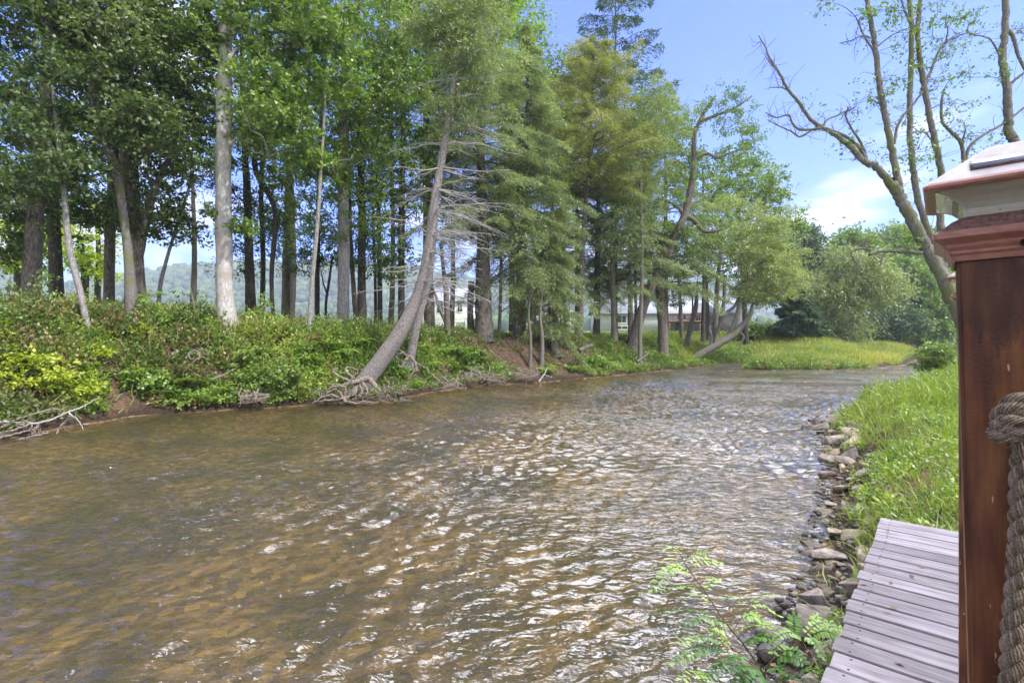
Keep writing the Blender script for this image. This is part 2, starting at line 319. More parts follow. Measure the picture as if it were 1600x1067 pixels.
# ------------------------------------------------------------------ water
wx = axis(-120, 300, -13, 15, .045, 1.04); wy = axis(-80, 220, 1.0, 11, .036, 1.014)
WX, WY = np.meshgrid(wx, wy); nx, ny = len(wx), len(wy); i = np.arange(ny-1)[:,None]*nx; j = np.arange(nx-1)[None,:]
wr = np.random.default_rng(21); WZ = np.zeros(WX.shape); ux = WX+.25*(fbm(WX*.8,WY*.8,61)-.5); uy = WY+.25*(fbm(WX*.8,WY*.8,71)-.5)
for k in range(42):          # ripples run mostly down the river, crossing one another
    lam = .125*(3.5**wr.uniform()); th = rad(118)+wr.normal(0,.62); kx, ky = math.cos(th)*2*math.pi/lam, math.sin(th)*2*math.pi/lam
    gate = .35+1.3*sstep((vnoise(WX*.55/lam*.35+k*7.1, WY*.55/lam*.35, 80+k)-.25)/.6)
    WZ += gate*.054*lam/(2*math.pi)*np.sin(ux*kx+uy*ky+wr.uniform(0,6.28))
rif = .40+.75*sstep((fbm(WX*.22+WY*.08, WY*.16-WX*.05, 90)-.36)/.28)+1.5*np.exp(-((WX-7)/6.5)**2-((WY-21)/9)**2)
rif = rif*(.62+.38*sstep((WX+7)/8))
WZ = WZ*rif*np.clip((np.hypot(WX,WY) < 70)*1.0, 0, 1)*np.clip(1.25-np.hypot(WX,WY)/60, .2, 1)
g = MB(); g.add(np.stack([WX.ravel(), WY.ravel(), WZ.ravel()], 1), np.stack([i+j, i+j+1, i+nx+j+1, i+nx+j], -1).reshape(-1,4))
m, nt, out = mat('river_water')
geo = N(nt, 'ShaderNodeNewGeometry')
def wave(scale, rot, sx, sy, det, rough=.55, dist=0.0):
    mp = N(nt, 'ShaderNodeMapping'); mp.inputs['Rotation'].default_value = (0,0,rad(rot)); mp.inputs['Scale'].default_value = (sx,sy,1); L(nt, geo.outputs['Position'], mp.inputs[0])
    n = N(nt, 'ShaderNodeTexNoise'); n.inputs['Scale'].default_value = scale; n.inputs['Detail'].default_value = det; n.inputs['Roughness'].default_value = rough; n.inputs['Distortion'].default_value = dist
    L(nt, mp.outputs[0], n.inputs[0]); return n.outputs[0]
w1 = wave(2.6, -35, 1, 2.2, 3, .5, .5); w2 = wave(8.0, -25, 1, 2.0, 2, .5, .7); w3 = wave(.16, -40, 1, 2.2, 3)
# where the current riffles
rf = N(nt, 'ShaderNodeMapRange', interpolation_type='SMOOTHSTEP'); L(nt, w3, rf.inputs[0]); rf.inputs[1].default_value = .40; rf.inputs[2].default_value = .62; rf.inputs[3].default_value = .40; rf.inputs[4].default_value = 1.0
sm = N(nt, 'ShaderNodeMath', operation='MULTIPLY_ADD'); L(nt, w2, sm.inputs[0]); sm.inputs[1].default_value = .42; L(nt, w1, sm.inputs[2])
hm = N(nt, 'ShaderNodeMath', operation='MULTIPLY'); L(nt, sm.outputs[0], hm.inputs[0]); L(nt, rf.outputs[0], hm.inputs[1])
b = N(nt, 'ShaderNodeBump'); b.inputs['Strength'].default_value = 1.0; b.inputs['Distance'].default_value = .10; L(nt, hm.outputs[0], b.inputs['Height'])
fr = N(nt, 'ShaderNodeFresnel'); fr.inputs[0].default_value = 1.6; L(nt, b.outputs[0], fr.inputs[1])
gl = N(nt, 'ShaderNodeBsdfGlossy'); gl.inputs['Roughness'].default_value = .05; gl.inputs[0].default_value = (1,1,1,1); L(nt, b.outputs[0], gl.inputs['Normal'])
di = N(nt, 'ShaderNodeBsdfDiffuse'); di.inputs[0].default_value = (.115,.104,.053,1)
tr = N(nt, 'ShaderNodeBsdfTransparent'); tr.inputs[0].default_value = (.82,.73,.50,1)
mi = N(nt, 'ShaderNodeMixShader'); mi.inputs[0].default_value = .68; L(nt, di.outputs[0], mi.inputs[1]); L(nt, tr.outputs[0], mi.inputs[2])
mo = N(nt, 'ShaderNodeMixShader'); L(nt, fr.outputs[0], mo.inputs[0]); L(nt, mi.outputs[0], mo.inputs[1]); L(nt, gl.outputs[0], mo.inputs[2])
L(nt, mo.outputs[0], out.inputs[0])
tag(g.build('water', m, smooth=True), kind='structure')

# ------------------------------------------------------------------ far hills with their woods
def hill(cx, cy, lx, ly, h, seed, n=120):
    u = np.linspace(-1,1,n); U, V = np.meshgrid(u, u); r = np.sqrt(U**2+V**2)
    z = h*np.clip(1-r**1.7, 0, 1)*(.70+.6*fbm(U*2.2+seed, V*2.2, seed)) - 2
    X = cx+U*lx; Y = cy+V*ly; i = np.arange(n-1)[:,None]*n; j = np.arange(n-1)[None,:]
    g = MB(); g.add(np.stack([X.ravel(), Y.ravel(), z.ravel()], 1), np.stack([i+j, i+j+1, i+n+j+1, i+n+j], -1).reshape(-1,4))
    return g, X, Y, z
hillm = plain('hill_ground', (.04,.07,.025), (.07,.11,.035), 0.05, bump=0)
forest = MB()
ico = bmesh.new(); bmesh.ops.create_icosphere(ico, subdivisions=2, radius=1); IV = np.array([v.co[:] for v in ico.verts]); IF = np.array([[f.verts[0].index, f.verts[1].index, f.verts[2].index, f.verts[2].index] for f in ico.faces]); ico.free()
def blob_tree(x, y, z, r, hgt):
    v = IV*(1+R.uniform(-.28,.28,(len(IV),1)))*np.array((r,r,hgt*.5))+np.array((x,y,z+hgt*.45))
    forest.add(v, IF, np.clip(R.normal(.5,.22)+R.uniform(-.12,.12,len(IF)),0,1))
for (cx,cy,lx,ly,hh,sd_) in ((-520,1180,900,420,150,3),(350,1500,1100,500,170,8),(-1500,1100,800,500,190,5)):
    g, X, Y, Z = hill(cx,cy,lx,ly,hh,sd_)
    tag(g.build('hills', hillm, smooth=True), kind='structure')
    fx = R.uniform(-1,1,5200); fy = -R.uniform(0,1,5200)**.8
    k = (fx**2+fy**2 < .96); fx, fy = fx[k], fy[k]
    ii = ((fx+1)/2*119).astype(int); jj = ((fy+1)/2*119).astype(int)
    for a_, b_, c_, d_ in zip(cx+fx*lx, cy+fy*ly, ii, jj):
        if abs(a_/b_) > 1.15: continue
        r_ = R.uniform(4.5,9); blob_tree(a_, b_, Z[d_, c_], r_, R.uniform(9,17))
for k in range(420):    # the wooded foot of the valley
    yy = R.uniform(420,640); xx = R.uniform(-.75,.55)*yy; blob_tree(xx, yy, 5, R.uniform(4,8), R.uniform(8,15))
quads_ok = forest
fm = leafmat('far_forest', [(.035,.065,.020),(.060,.105,.030),(.110,.160,.045)], trans=0, gloss=0)
class TriMB(MB): pass
def build_tris(mb, name, mt):
    v = np.concatenate(mb.v); q = np.concatenate(mb.q)[:, :3]; t = np.concatenate(mb.t)
    me = bpy.data.meshes.new(name); me.vertices.add(len(v)); me.vertices.foreach_set('co', v.astype(np.float32).ravel())
    me.loops.add(len(q)*3); me.loops.foreach_set('vertex_index', q.astype(np.int32).ravel())
    me.polygons.add(len(q)); me.polygons.foreach_set('loop_start', (np.arange(len(q))*3).astype(np.int32)); me.update(calc_edges=True)
    at = me.attributes.new('tint', 'FLOAT', 'FACE'); at.data.foreach_set('value', t.astype(np.float32)); me.materials.append(mt)
    o = bpy.data.objects.new(name, me); COL.objects.link(o); return o
tag(build_tris(forest, 'forest', fm), 'hazy green forest covering the distant hillsides beyond the meadow', 'forest', kind='stuff')

# ------------------------------------------------------------------ trees
def cluster_leaves(mb, c, rad_, n, ln, wd, kind, tb, flat=.45):
    """twigs spread from c; leaves stand along them"""
    k = max(4, int(n/9)); td = R.normal(size=(k,3))*np.array((1,1,flat)); td = norm(td)
    if kind == 'droop': td[:,2] -= .35; td = norm(td)
    tl = rad_*R.uniform(.55,1.25,k); which = R.integers(0,k,n); u = R.uniform(.12,1,n)**.8
    pos = c+td[which]*(tl[which]*u)[:,None]+R.normal(size=(n,3))*rad_*.07
    if kind == 'droop': pos[:,2] -= (u*tl[which])**2*.35
    if kind == 'needle':
        pos[:,2] -= (u*tl[which])**2*.30
        d = norm(td[which]+R.normal(size=(n,3))*.55+np.array((0,0,-.35))); nr = norm(R.normal(size=(n,3))*.6+np.array((0,0,1)))
    else:
        d = norm(td[which]*.7+R.normal(size=(n,3))*.7+np.array((0,0,-.25))); nr = norm(R.normal(size=(n,3))*.55+np.array((0,-.15,1)))
    tint = np.clip(tb+R.normal(0,.17,n)+ (td[which][:,2]*.1),0,1)
    mb.leaves(pos, d, nr, ln*R.uniform(.7,1.25,n), wd*R.uniform(.75,1.2,n), tint)

def grow(trunk_pts, trunk_r, centers, mb, r_tip=.007, sides=4, sag=.0):
    """join every cluster of leaves to the nearest wood below it, thicker where it carries more"""
    nodes = [tuple(p) for p in trunk_pts]; br = [-1]*len(nodes); NP = np.array(nodes)
    branches = []     # (points, parent branch)
    dist0 = np.array([np.min(np.linalg.norm(NP-c,axis=1)) for c in centers])
    for ci in np.argsort(dist0):
        c = centers[ci]; d = c-NP; dd = np.linalg.norm(d,axis=1); h = np.hypot(d[:,0],d[:,1])
        cost = dd+np.clip(h*.35-d[:,2],0,None)*1.1
        k = int(np.argmin(cost)); s = NP[k]; ln = dd[k]
        mid1 = s+(c-s)*.35+R.normal(size=3)*ln*.06+np.array((0,0,ln*.06)); mid2 = s+(c-s)*.7+R.normal(size=3)*ln*.06+np.array((0,0,ln*.05))
        pts = spline([s,mid1,mid2,c], 7); branches.append([pts, br[k], 1])
        b = len(branches)-1; NP = np.vstack([NP, pts[2:]]); br += [b]*len(pts[2:])
        q = br[k]
        while q >= 0: branches[q][2] += 1; q = branches[q][1]
    for pts, par, cnt in branches:
        r = r_tip*cnt**.55*1.5; ch = r_tip*.6
        mb.tube(pts, np.linspace(r, max(ch, r*.45 if cnt > 1 else ch), len(pts)), sides)

def trunk_world(path, wpx, Y, dY=0.0, n=26, sink=.25):
    b_ = P(path[0][0], path[0][1], Y); g_ = gz(b_[0], b_[1])
    if b_[2] > g_+.2 or b_[2] < g_-.5:
        Y2 = snapY(path[0][0], path[0][1])
        if Y2 and abs(Y2-Y) < 9: Y = Y2
    Ys = Y+np.linspace(0,1,len(path))*dY
    pts = np.array([P(x,y,Yk) for (x,y),Yk in zip(path,Ys)])
    g0 = gz(pts[0,0], pts[0,1])
    if pts[0,2] > g0+.05: pts = np.vstack([[pts[0,0], pts[0,1], g0-sink], pts])
    elif pts[0,2] > g0-sink: pts[0,2] = g0-sink
    r = np.interp(np.linspace(0,1,n), np.linspace(0,1,len(wpx)), np.array(wpx)/2*Y/F)
    return spline(pts, n), r, Y
def snapY(x, y, off=0.0, lo=8.0, hi=60.0):
    """how far away the line of sight through pixel x, y comes within off of the ground"""
    Ys = np.linspace(lo, hi, 600); X_ = (x-800)/F*Ys; Z_ = CH-(y-HY)/F*Ys; h, s, opp = terrain(X_, Ys)
    k = np.nonzero((Z_-off <= h) & opp & (s > .02))[0]; return float(Ys[k[0]]) if len(k) else None
def ell(n, c, r):
    d = R.normal(size=(n,3)); d = norm(d)*(R.uniform(.15,1,n)**.42)[:,None]; return c+d*r

def tree(name, label, cat, path, wpx, Y, bark, lobes=(), leaf='mid', kind='broad', ln=.13, wd=.085, per=46, crad=.62, dY=0.0, extra=None, group=None, forks=(), flare=1.45, sides=9, tip=.007, tb=.5):
    """path: trunk line; lobes: (x, y, rx, ry, n clusters[, depth offset, depth radius]) of the crown, read off the photo and set at the tree's own distance"""
    pts, r, Y = trunk_world(path, wpx, Y, dY); k = len(pts)
    r = r*(1+ (flare-1)*np.exp(-np.arange(k)/1.3))
    tm = MB(); tm.tube(pts, r, sides, rough=.08)
    base = (pts[0,0], pts[0,1], gz(pts[0,0], pts[0,1]))
    nodes = [pts[3:]]
    for fp, fw in forks:
        fpts = spline(np.array([P(x,y,Y+(dY*.5)) if len(q:=(x,y))==2 else 0 for x,y in fp]), 12); tm.tube(fpts, np.linspace(fw[0],fw[1],12)/2*Y/F, 7, rough=.05); nodes.append(fpts[2:])
    root = empty(name, base, label, cat, group)
    cen = []
    for lb in lobes:
        x,y,rx,ry,n = lb[:5]; do = lb[5] if len(lb) > 5 else 0; dr = lb[6] if len(lb) > 6 else min(rx,ry)*Y/F*.9
        n = int(n*1.75); cen.append(ell(n, P(x,y,Y+do), np.array((rx*Y/F, dr, ry*Y/F))))
    if cen:
        cen = np.vstack(cen); 
        gzs = terrain(cen[:,0], cen[:,1])[0]; cen = cen[cen[:,2] > np.maximum(gzs, 0)+(.2 if name in ('sapling','shrub') else .8)]
        grow(np.vstack(nodes), r, cen, tm, tip)
        cm = MB()
        for c in cen:
            cluster_leaves(cm, c, 1.08*crad*R.uniform(.7,1.3), int(1.35*per*R.uniform(.6,1.4)), ln*1.15, wd*1.2, kind, tb+R.normal(0,.13))
        cm.build('crown', LF[leaf], root, base)
    if extra: extra(root, base, pts, r, tm)
    tm.build('trunk', BK[bark], root, base, smooth=True)
    return root

def hemlock(name, label, x, ytop, ybase, Y, wpx, spread, ylow, leaf='olive', bark='brown', path=None, nb=110, lat=1.0, droop=.38, group=None, sliver=(.15,.036), dens=1.0, up=.1, power=.8, deadlow=0, cat='tree', tb=.5):
    """layered conifer: whorled boughs that arch out and droop, each a flat spray of short needled twigs"""
    path = path or [(x,ybase),(x,(ybase+ytop)/2),(x,ytop)]
    pts, r, Y = trunk_world(path, [wpx, wpx*.8, wpx*.45, 1.5], Y); base = (pts[0,0], pts[0,1], gz(pts[0,0], pts[0,1]))
    r = r*(1+.5*np.exp(-np.arange(len(pts))/1.2))
    root = empty(name, base, label, cat, group); tm = MB(); tm.tube(pts, r, 9, rough=.05); cm = MB()
    zt = pts[-1,2]; zl = CH-(ylow-HY)/F*Y; S = spread*Y/F
    nb = int(nb*1.35)
    for k in range(nb):
        f = (k+R.uniform())/nb; z = zl+(zt-zl)*f; az = k*2.399+R.uniform(-.4,.4)
        o = np.array([np.interp(z, pts[:,2], pts[:,i]) for i in range(3)])
        Lb = S*max(.06, (1-f)**power)*R.uniform(.45,1.2); up_ = up+R.normal(0,.16); dr_ = droop*R.uniform(.6,1.5); hd = np.array((math.cos(az), math.sin(az), 0))
        t = np.linspace(0,1,8)[:,None]
        curve = o+hd*Lb*t+np.array((0,0,1))*(up_*Lb*t-dr_*Lb*t**2+ (.05*Lb)*np.sin(t*5+k))
        curve[:,:2] += R.normal(size=(1,2))*.05*Lb*t
        tm.tube(curve, np.linspace(.006+.012*Lb, .004, 8), 4)
        side = np.array((-hd[1], hd[0], 0)); nl = int((60+130*Lb)*dens*lat*1.5)
        u = R.uniform(.12,1,nl)**.75; s = R.choice([-1,1],nl); w = R.uniform(0,1,nl)
        wid = (.10+.34*Lb*(1-u)**.7+ .06*Lb)*w
        bx = np.stack([np.interp(u, t[:,0], curve[:,i]) for i in range(3)],1)
        ang = R.uniform(.5,1.0,nl)
        ld = norm(hd*np.cos(ang)[:,None]+side*(s*np.sin(ang))[:,None])
        pos = bx+ld*wid[:,None]; pos[:,2] -= wid**1.3*.5+R.uniform(0,.13,nl); pos += R.normal(size=(nl,3))*np.array((.05,.05,.06))
        dd = norm(ld+R.normal(size=(nl,3))*.35+np.array((0,0,-.45))); nr = norm(np.array((0,0,1))+R.normal(size=(nl,3))*.8)
        cm.leaves(pos, dd, nr, sliver[0]*1.2*R.uniform(.6,1.3,nl), 1.05*sliver[1]*R.uniform(.7,1.3,nl), np.clip(tb+R.normal(0,.12)+R.normal(0,.14,nl),0,1))
    cm.build('crown', LF[leaf], root, base); tm.build('trunk', BK[bark], root, base, smooth=True)
    return root
# ================================================================== TREES
# ---- left stand on the opposite bank
tree('tree', 'stout brown trunk nearest the left edge of the photo, dark crown hanging over it', 'tree', [(48,492),(54,350),(66,240),(74,120),(84,-20),(90,-220)], [30,24,22,20,16,8], 16.5, 'brown',
     [(40,250,85,70,12,-1.6,1.0),(20,300,55,50,12),(40,-20,120,90,26),(10,380,40,35,7),(60,60,100,110,34),(20,190,70,70,12),(110,-160,120,120,20)], 'dark', ln=.13, wd=.08, per=80)
tree('tree', 'dark trunk just right of the leftmost stout trunk', 'tree', [(90,482),(84,340),(80,240),(76,60),(74,-200)], [22,18,16,12,6], 20, 'dark',
     [(100,330,55,45,12),(110,30,90,80,20),(95,120,80,120,26),(60,-80,100,90,14),(40,300,50,35,6)], 'dark', per=80)
tree('tree', 'slim lichened trunk leaning left above the weedy bank', 'tree', [(142,540),(128,468),(108,385),(101,310),(92,230),(80,120)], [10,9,9,8,6,3], 15.6, 'grey',
     [(85,140,50,70,16),(110,250,50,40,10)], 'dark', per=60, crad=.5)
tree('tree', 'straight mid brown trunk left of the pale twisting trunk', 'tree', [(170,500),(172,380),(178,250),(184,90),(186,-150)], [18,15,14,11,5], 20.5, 'brown',
     [(150,320,50,40,9),(170,160,80,60,16),(190,60,85,110,24),(165,230,60,60,12)], 'dark', per=80)
tree('tree', 'pale twisting trunk that forks near the top of the photo', 'tree', [(207,520),(203,430),(196,360),(182,270),(158,205),(147,150),(147,112),(166,78),(185,50),(200,5),(212,-90)], [17,14,12,12,12,12,11,10,9,7,3], 17, 'mossy',
     [(175,60,80,70,22),(215,180,50,50,12),(150,-70,110,80,16)], 'olive', per=70, forks=[([(157,80),(154,40),(150,-10),(140,-90)],[9,3])])
tree('tree', 'thick dark trunk that carries the posted sign', 'tree', [(214,505),(210,410),(203,270),(198,130),(200,0),(205,-220)], [30,25,23,20,16,8], 18.5, 'brown',
     [(215,215,80,50,12,-2.0,.8),(190,130,70,60,10,-2,.8),(250,170,80,70,24),(235,330,60,45,12),(180,30,90,60,20),(230,110,100,120,42),(180,-100,120,110,22),(255,245,60,45,12)], 'dark', per=80, forks=[([(214,400),(228,345),(248,280),(290,205)],[17,5])])
tree('tree', 'thin forked sapling standing against the hazy hill', 'tree', [(247,505),(250,450),(262,400),(282,335),(297,285),(300,220)], [6,6,5,5,4,2], 19.5, 'grey',
     [(270,360,55,40,9),(285,265,50,50,12),(250,330,35,22,5)], 'mid', per=34, crad=.5, forks=[([(262,400),(272,370),(290,350)],[4,2])])
tree('tree', 'tall smooth whitish trunk, brightest of the left stand', 'tree', [(357,520),(351,450),(349,320),(350,190),(352,80),(353,-20),(356,-260)], [27,24,23,22,20,17,8], 18.6, 'pale',
     [(400,150,50,60,10,-1.6,.8),(290,110,60,60,18),(430,200,60,50,16),(480,30,70,60,20),(400,40,110,70,40),(310,30,70,60,16),(440,120,60,60,16),(370,-120,140,110,30),(372,355,18,14,3),(338,330,14,10,2)], 'mid', per=60, ln=.14, wd=.1, flare=1.6,
     forks=[([(358,95),(372,75),(405,68),(450,74),(500,60)],[8,3]),([(353,60),(358,20),(352,-60)],[8,4]),([(354,80),(372,20),(380,-60)],[9,4])])
tree('tree', 'dark trunk right behind the tall whitish trunk', 'tree', [(393,512),(389,400),(386,300),(380,180),(376,-60)], [15,13,11,8,4], 24, 'dark',
     [(395,360,60,50,16),(330,300,40,40,8),(360,120,80,70,18),(375,230,65,80,22),(400,330,50,50,12),(380,420,40,22,4)], 'conifer', per=70, ln=.11, wd=.05)
tree('tree', 'slender near black trunk in the cluster right of the whitish trunk', 'tree', [(409,510),(411,400),(408,300),(415,200),(440,90)], [9,8,7,6,3], 25, 'dark',
     [(425,180,60,70,22),(440,330,40,40,10)], 'mid', per=60)
tree('tree', 'crooked dark trunk bending left beneath the oak foliage', 'tree', [(428,512),(424,430),(430,330),(398,262),(412,215),(440,170)], [7,6,7,9,7,3], 22, 'dark',
     [(440,150,60,60,20),(390,230,40,40,9)], 'mid', per=60)
tree('tree', 'straight greyish trunk left of the thin pale trunk', 'tree', [(447,512),(448,400),(452,280),(455,150),(458,-60)], [14,13,12,9,5], 22.5, 'brown',
     [(455,370,55,45,14),(460,180,70,60,20),(470,60,90,110,38),(450,260,45,40,10)], 'mid', per=66)
tree('tree', 'thin pale trunk leaning slightly right at the lip of the bank', 'tree', [(483,532),(487,450),(496,350),(501,270),(506,190),(510,90)], [8,7,6,5,4,2], 19.5, 'grey',
     [(515,110,55,70,22),(480,230,40,35,8)], 'bright', per=50, crad=.55)
tree('tree', 'dark trunk behind the thin pale trunk', 'tree', [(495,515),(496,400),(499,260),(505,60)], [9,8,7,4], 27, 'dark',
     [(500,340,60,50,16),(480,410,50,25,8),(500,280,60,60,22),(490,380,55,35,12)], 'conifer', per=70, ln=.11, wd=.05)
tree('tree', 'small dark sapling with a high fork in the gap showing the far field', 'tree', [(512,520),(509,480),(514,440),(519,405)], [5,4,4,3], 23, 'dark',
     [(515,400,28,22,7)], 'mid', per=30, crad=.45, forks=[([(512,462),(506,445),(502,425)],[3,1.5])])
tree('tree', 'broad grey trunk at the middle of the opposite stand', 'tree', [(535,522),(537,430),(536,320),(536,180),(540,60),(543,-160)], [22,19,18,15,11,6], 22.5, 'grey',
     [(560,250,75,55,14,-2,.8),(480,290,60,35,8,-2,.8),(545,320,70,60,20),(620,110,80,70,24),(500,40,80,60,20),(560,60,110,90,46),(600,190,70,60,22),(510,-90,120,90,20),(540,200,60,50,14)], 'mid', per=62)
tree('tree', 'ivy flecked slanting trunk beside a thicker dark one', 'tree', [(558,520),(553,460),(548,380),(545,280),(540,150)], [9,8,7,6,3], 26, 'brown',
     [(555,270,50,60,16)], 'conifer', per=60, ln=.11, wd=.05)
tree('tree', 'dark thick trunk left of the garden shed', 'tree', [(567,520),(565,420),(566,320),(562,200),(560,0)], [15,13,12,9,5], 25, 'dark',
     [(590,400,55,35,12),(570,120,80,60,18),(580,230,80,80,30),(560,380,50,30,10),(600,30,70,70,20)], 'conifer', per=80, ln=.11, wd=.055)
tree('tree', 'pencil thin dark trunk right in front of the shed corner', 'tree', [(587,520),(586,420),(583,320),(580,220)], [5,5,4,2], 28, 'dark',
     [(590,320,45,50,12)], 'mid', per=60)
tree('tree', 'straight dark trunk just right of the shed', 'tree', [(594,520),(593,420),(591,300),(588,120)], [9,8,7,4], 28, 'dark',
     [(620,260,60,70,22),(600,370,45,30,8)], 'dark', per=70)
tree('tree', 'dark straight trunk in the gap left of the leaning hemlock', 'tree', [(627,515),(627,420),(628,300),(630,180),(630,20)], [12,11,10,8,4], 26, 'dark',
     [(640,270,60,60,18),(625,420,45,30,8),(600,180,60,60,16),(640,140,70,80,26),(630,330,50,30,7)], 'mid', per=66)
tree('tree', 'brown trunk rising behind the crown of the leaning hemlock', 'tree', [(672,524),(669,430),(667,320),(666,200),(668,60)], [18,17,14,11,6], 27, 'brown',
     [(680,180,60,60,18),(640,50,70,70,22),(680,60,80,90,30),(650,-60,110,80,20)], 'mid', per=66)
tree('tree', 'small curving trunk before the white house', 'tree', [(699,528),(698,470),(694,430),(688,380)], [10,9,7,4], 24, 'brown',
     [(700,390,40,25,8)], 'olive', per=70, kind='needle', ln=.13, wd=.035, forks=[([(697,505),(686,480),(681,462),(672,440)],[6,3])])

# ---- trees filling the back of the left stand
for (x,yt,hw,Y,n,lf,lb) in ((25,340,80,34,46,'yellow','yellow green understorey tree behind the two leftmost trunks'),
    (130,370,60,38,34,'yellow','yellow green understorey tree between the leftmost trunks and the sign'),
    (150,250,90,40,40,'dark','dark backing tree behind the forked pale trunk'),
    (30,230,80,42,46,'conifer','dark backing tree at the left edge of the stand'),
    (300,190,70,46,30,'mid','open backing tree left of the whitish trunk'),
    (455,190,80,44,50,'dark','dark backing tree behind the greyish trunks'),
    (560,170,85,46,50,'dark','dark backing tree behind the broad grey trunk'),
    (610,60,80,48,46,'mid','lighter backing tree behind the shed trunks')):
    tree('tree', lb, 'tree', [(x,515),(x+4,400),(x,yt+60)], [12,9,4], Y, 'dark', [(x,yt,hw,hw*1.0,n),(x+hw*.3,yt+hw*.8,hw*.6,hw*.35,int(n*.25))], lf, per=60, crad=1.0, ln=.2, wd=.13)

# ---- the leaning hemlock, its roots and dead boughs
def dead_boughs(root, base, pts, r, tm):
    dm = MB()
    for k in range(150):
        f = R.uniform(.34,.97); i = f*(len(pts)-1); o = pts[int(i)]
        sgn = 1 if R.uniform() < .64 else -1
        hd = norm(np.array((sgn*R.uniform(.35,1), R.uniform(-.9,.9), 0))); Lb = R.uniform(1.2,4.1)*(1.12-f*.62)*(1 if sgn > 0 else .75)
        t = np.linspace(0,1,10)[:,None]; lift = R.uniform(-.35,.42)
        c = o+hd*Lb*t+np.array((0,0,1))*Lb*(lift*t-.40*t**2*(1 if lift > -.1 else .3)+.16*np.clip(t-.6,0,1)*1.5)+np.cumsum(R.normal(size=(10,3)),0)*.012*Lb
        dm.tube(c, np.linspace(.017+.004*Lb,.004,10), 5)
        for j in range(int(5+Lb*3.2)):
            u = R.uniform(.25,.98); p0 = np.array([np.interp(u, t[:,0], c[:,a]) for a in range(3)])
            s2 = R.choice([-1,1]); d2 = norm(hd*R.uniform(.3,.9)+np.array((-hd[1],hd[0],0))*s2*R.uniform(.4,1)+np.array((0,0,R.uniform(-.7,.35))))
            l2 = Lb*R.uniform(.12,.42)*(1.15-u); tt = np.linspace(0,1,5)[:,None]
            c2 = p0+d2*l2*tt+np.array((0,0,-.35))*l2*tt**2+np.cumsum(R.normal(size=(5,3)),0)*.03*l2
            dm.tube(c2, np.linspace(.0065,.0022,5), 3)
            if l2 > .35:
                for q in range(2):
                    p1 = c2[R.integers(1,4)]; d3 = norm(d2+R.normal(size=3)*.7); dm.tube(np.linspace(p1,p1+d3*l2*.45,3), [.0035,.0025,.0018], 3)
    o = dm.build('dead_boughs', BK['dead'], root, base)
    rm = MB()
    b0 = P(560,604,18.0)
    def rt(px, w0, w1, dy=0.0):
        pp = np.array([P(x,y,Y) for x,y,Y in px]); pp = spline(pp, 16); pp[1:-1] += R.normal(size=(14,3))*.012; rm.tube(pp, np.linspace(w0,w1,16)/2, 7, rough=.1)
    rt([(578,590,17.9),(556,596,17.7),(535,602,17.5),(512,600,17.7)], .26,.05); rt([(560,600,17.9),(552,612,17.6),(541,618,17.4),(543,628,17.3)], .22,.04)
    rt([(578,592,17.8),(588,605,17.5),(596,612,17.4),(601,622,17.4)], .20,.05); rt([(556,605,17.8),(553,616,17.4),(536,622,17.2),(512,625,17.1),(494,628,17.0)], .15,.04)
    rt([(540,628,17.2),(540,615,17.3),(541,605,17.4),(550,592,17.4),(557,582,17.4)], .13,.04); rt([(541,628,17.2),(527,610,17.2),(515,612,17.2),(508,622,17.1)], .10,.03)
    rt([(562,600,17.8),(566,612,17.5),(560,620,17.4)], .12,.03); rt([(566,598,17.7),(574,610,17.4),(571,621,17.3)], .10,.03)
    rt([(548,596,17.7),(530,588,17.8),(520,580,18),(528,575,18.3)], .10,.04); rt([(555,592,17.9),(540,580,18.1),(545,574,18.4),(560,580,18.4)], .09,.04)
    rt([(530,620,17.1),(515,617,17.1),(500,622,17),(488,630,16.9)], .09,.03); rt([(545,627,17.1),(556,630,17.1),(570,627,17.1),(590,630,17.3)], .07,.03)
    rt([(596,614,17.4),(606,618,17.5),(612,626,17.6)], .07,.02); rt([(604,627,17.5),(605,610,17.4),(608,596,17.5)], .05,.025)
    rt([(541,605,17.2),(528,603,17.1),(516,606,17),(510,616,17)], .07,.03)
    for k in range(60):
        x0, y0 = R.uniform(500,640), R.uniform(600,624); a0 = R.uniform(-.5,.5)
        rt([(x0,y0,17.35),(x0+R.uniform(-14,14),y0+R.uniform(2,8),17.2),(x0+R.uniform(-24,24),min(y0+R.uniform(4,14),631),17.25)], .035,.010)
    rm.build('roots', BK['root'], root, base, smooth=True)
tree('leaning_tree', 'big leaning hemlock with bare grey boughs and roots exposed at the waterline', 'tree',
     [(560,604),(582,580),(612,540),(640,492),(660,440),(670,385),(680,310),(694,230),(708,150),(715,80),(717,20),(722,-80)], [33,27,24,21,18,15,13,11,10,8,7,5], 18.0, 'lean',
     [(720,35,60,60,26),(665,30,45,40,10),(760,90,55,50,16),(735,170,60,35,8)], 'olive', kind='needle', ln=.13, wd=.035, per=150, crad=.7, extra=dead_boughs, flare=1.15, sides=12)
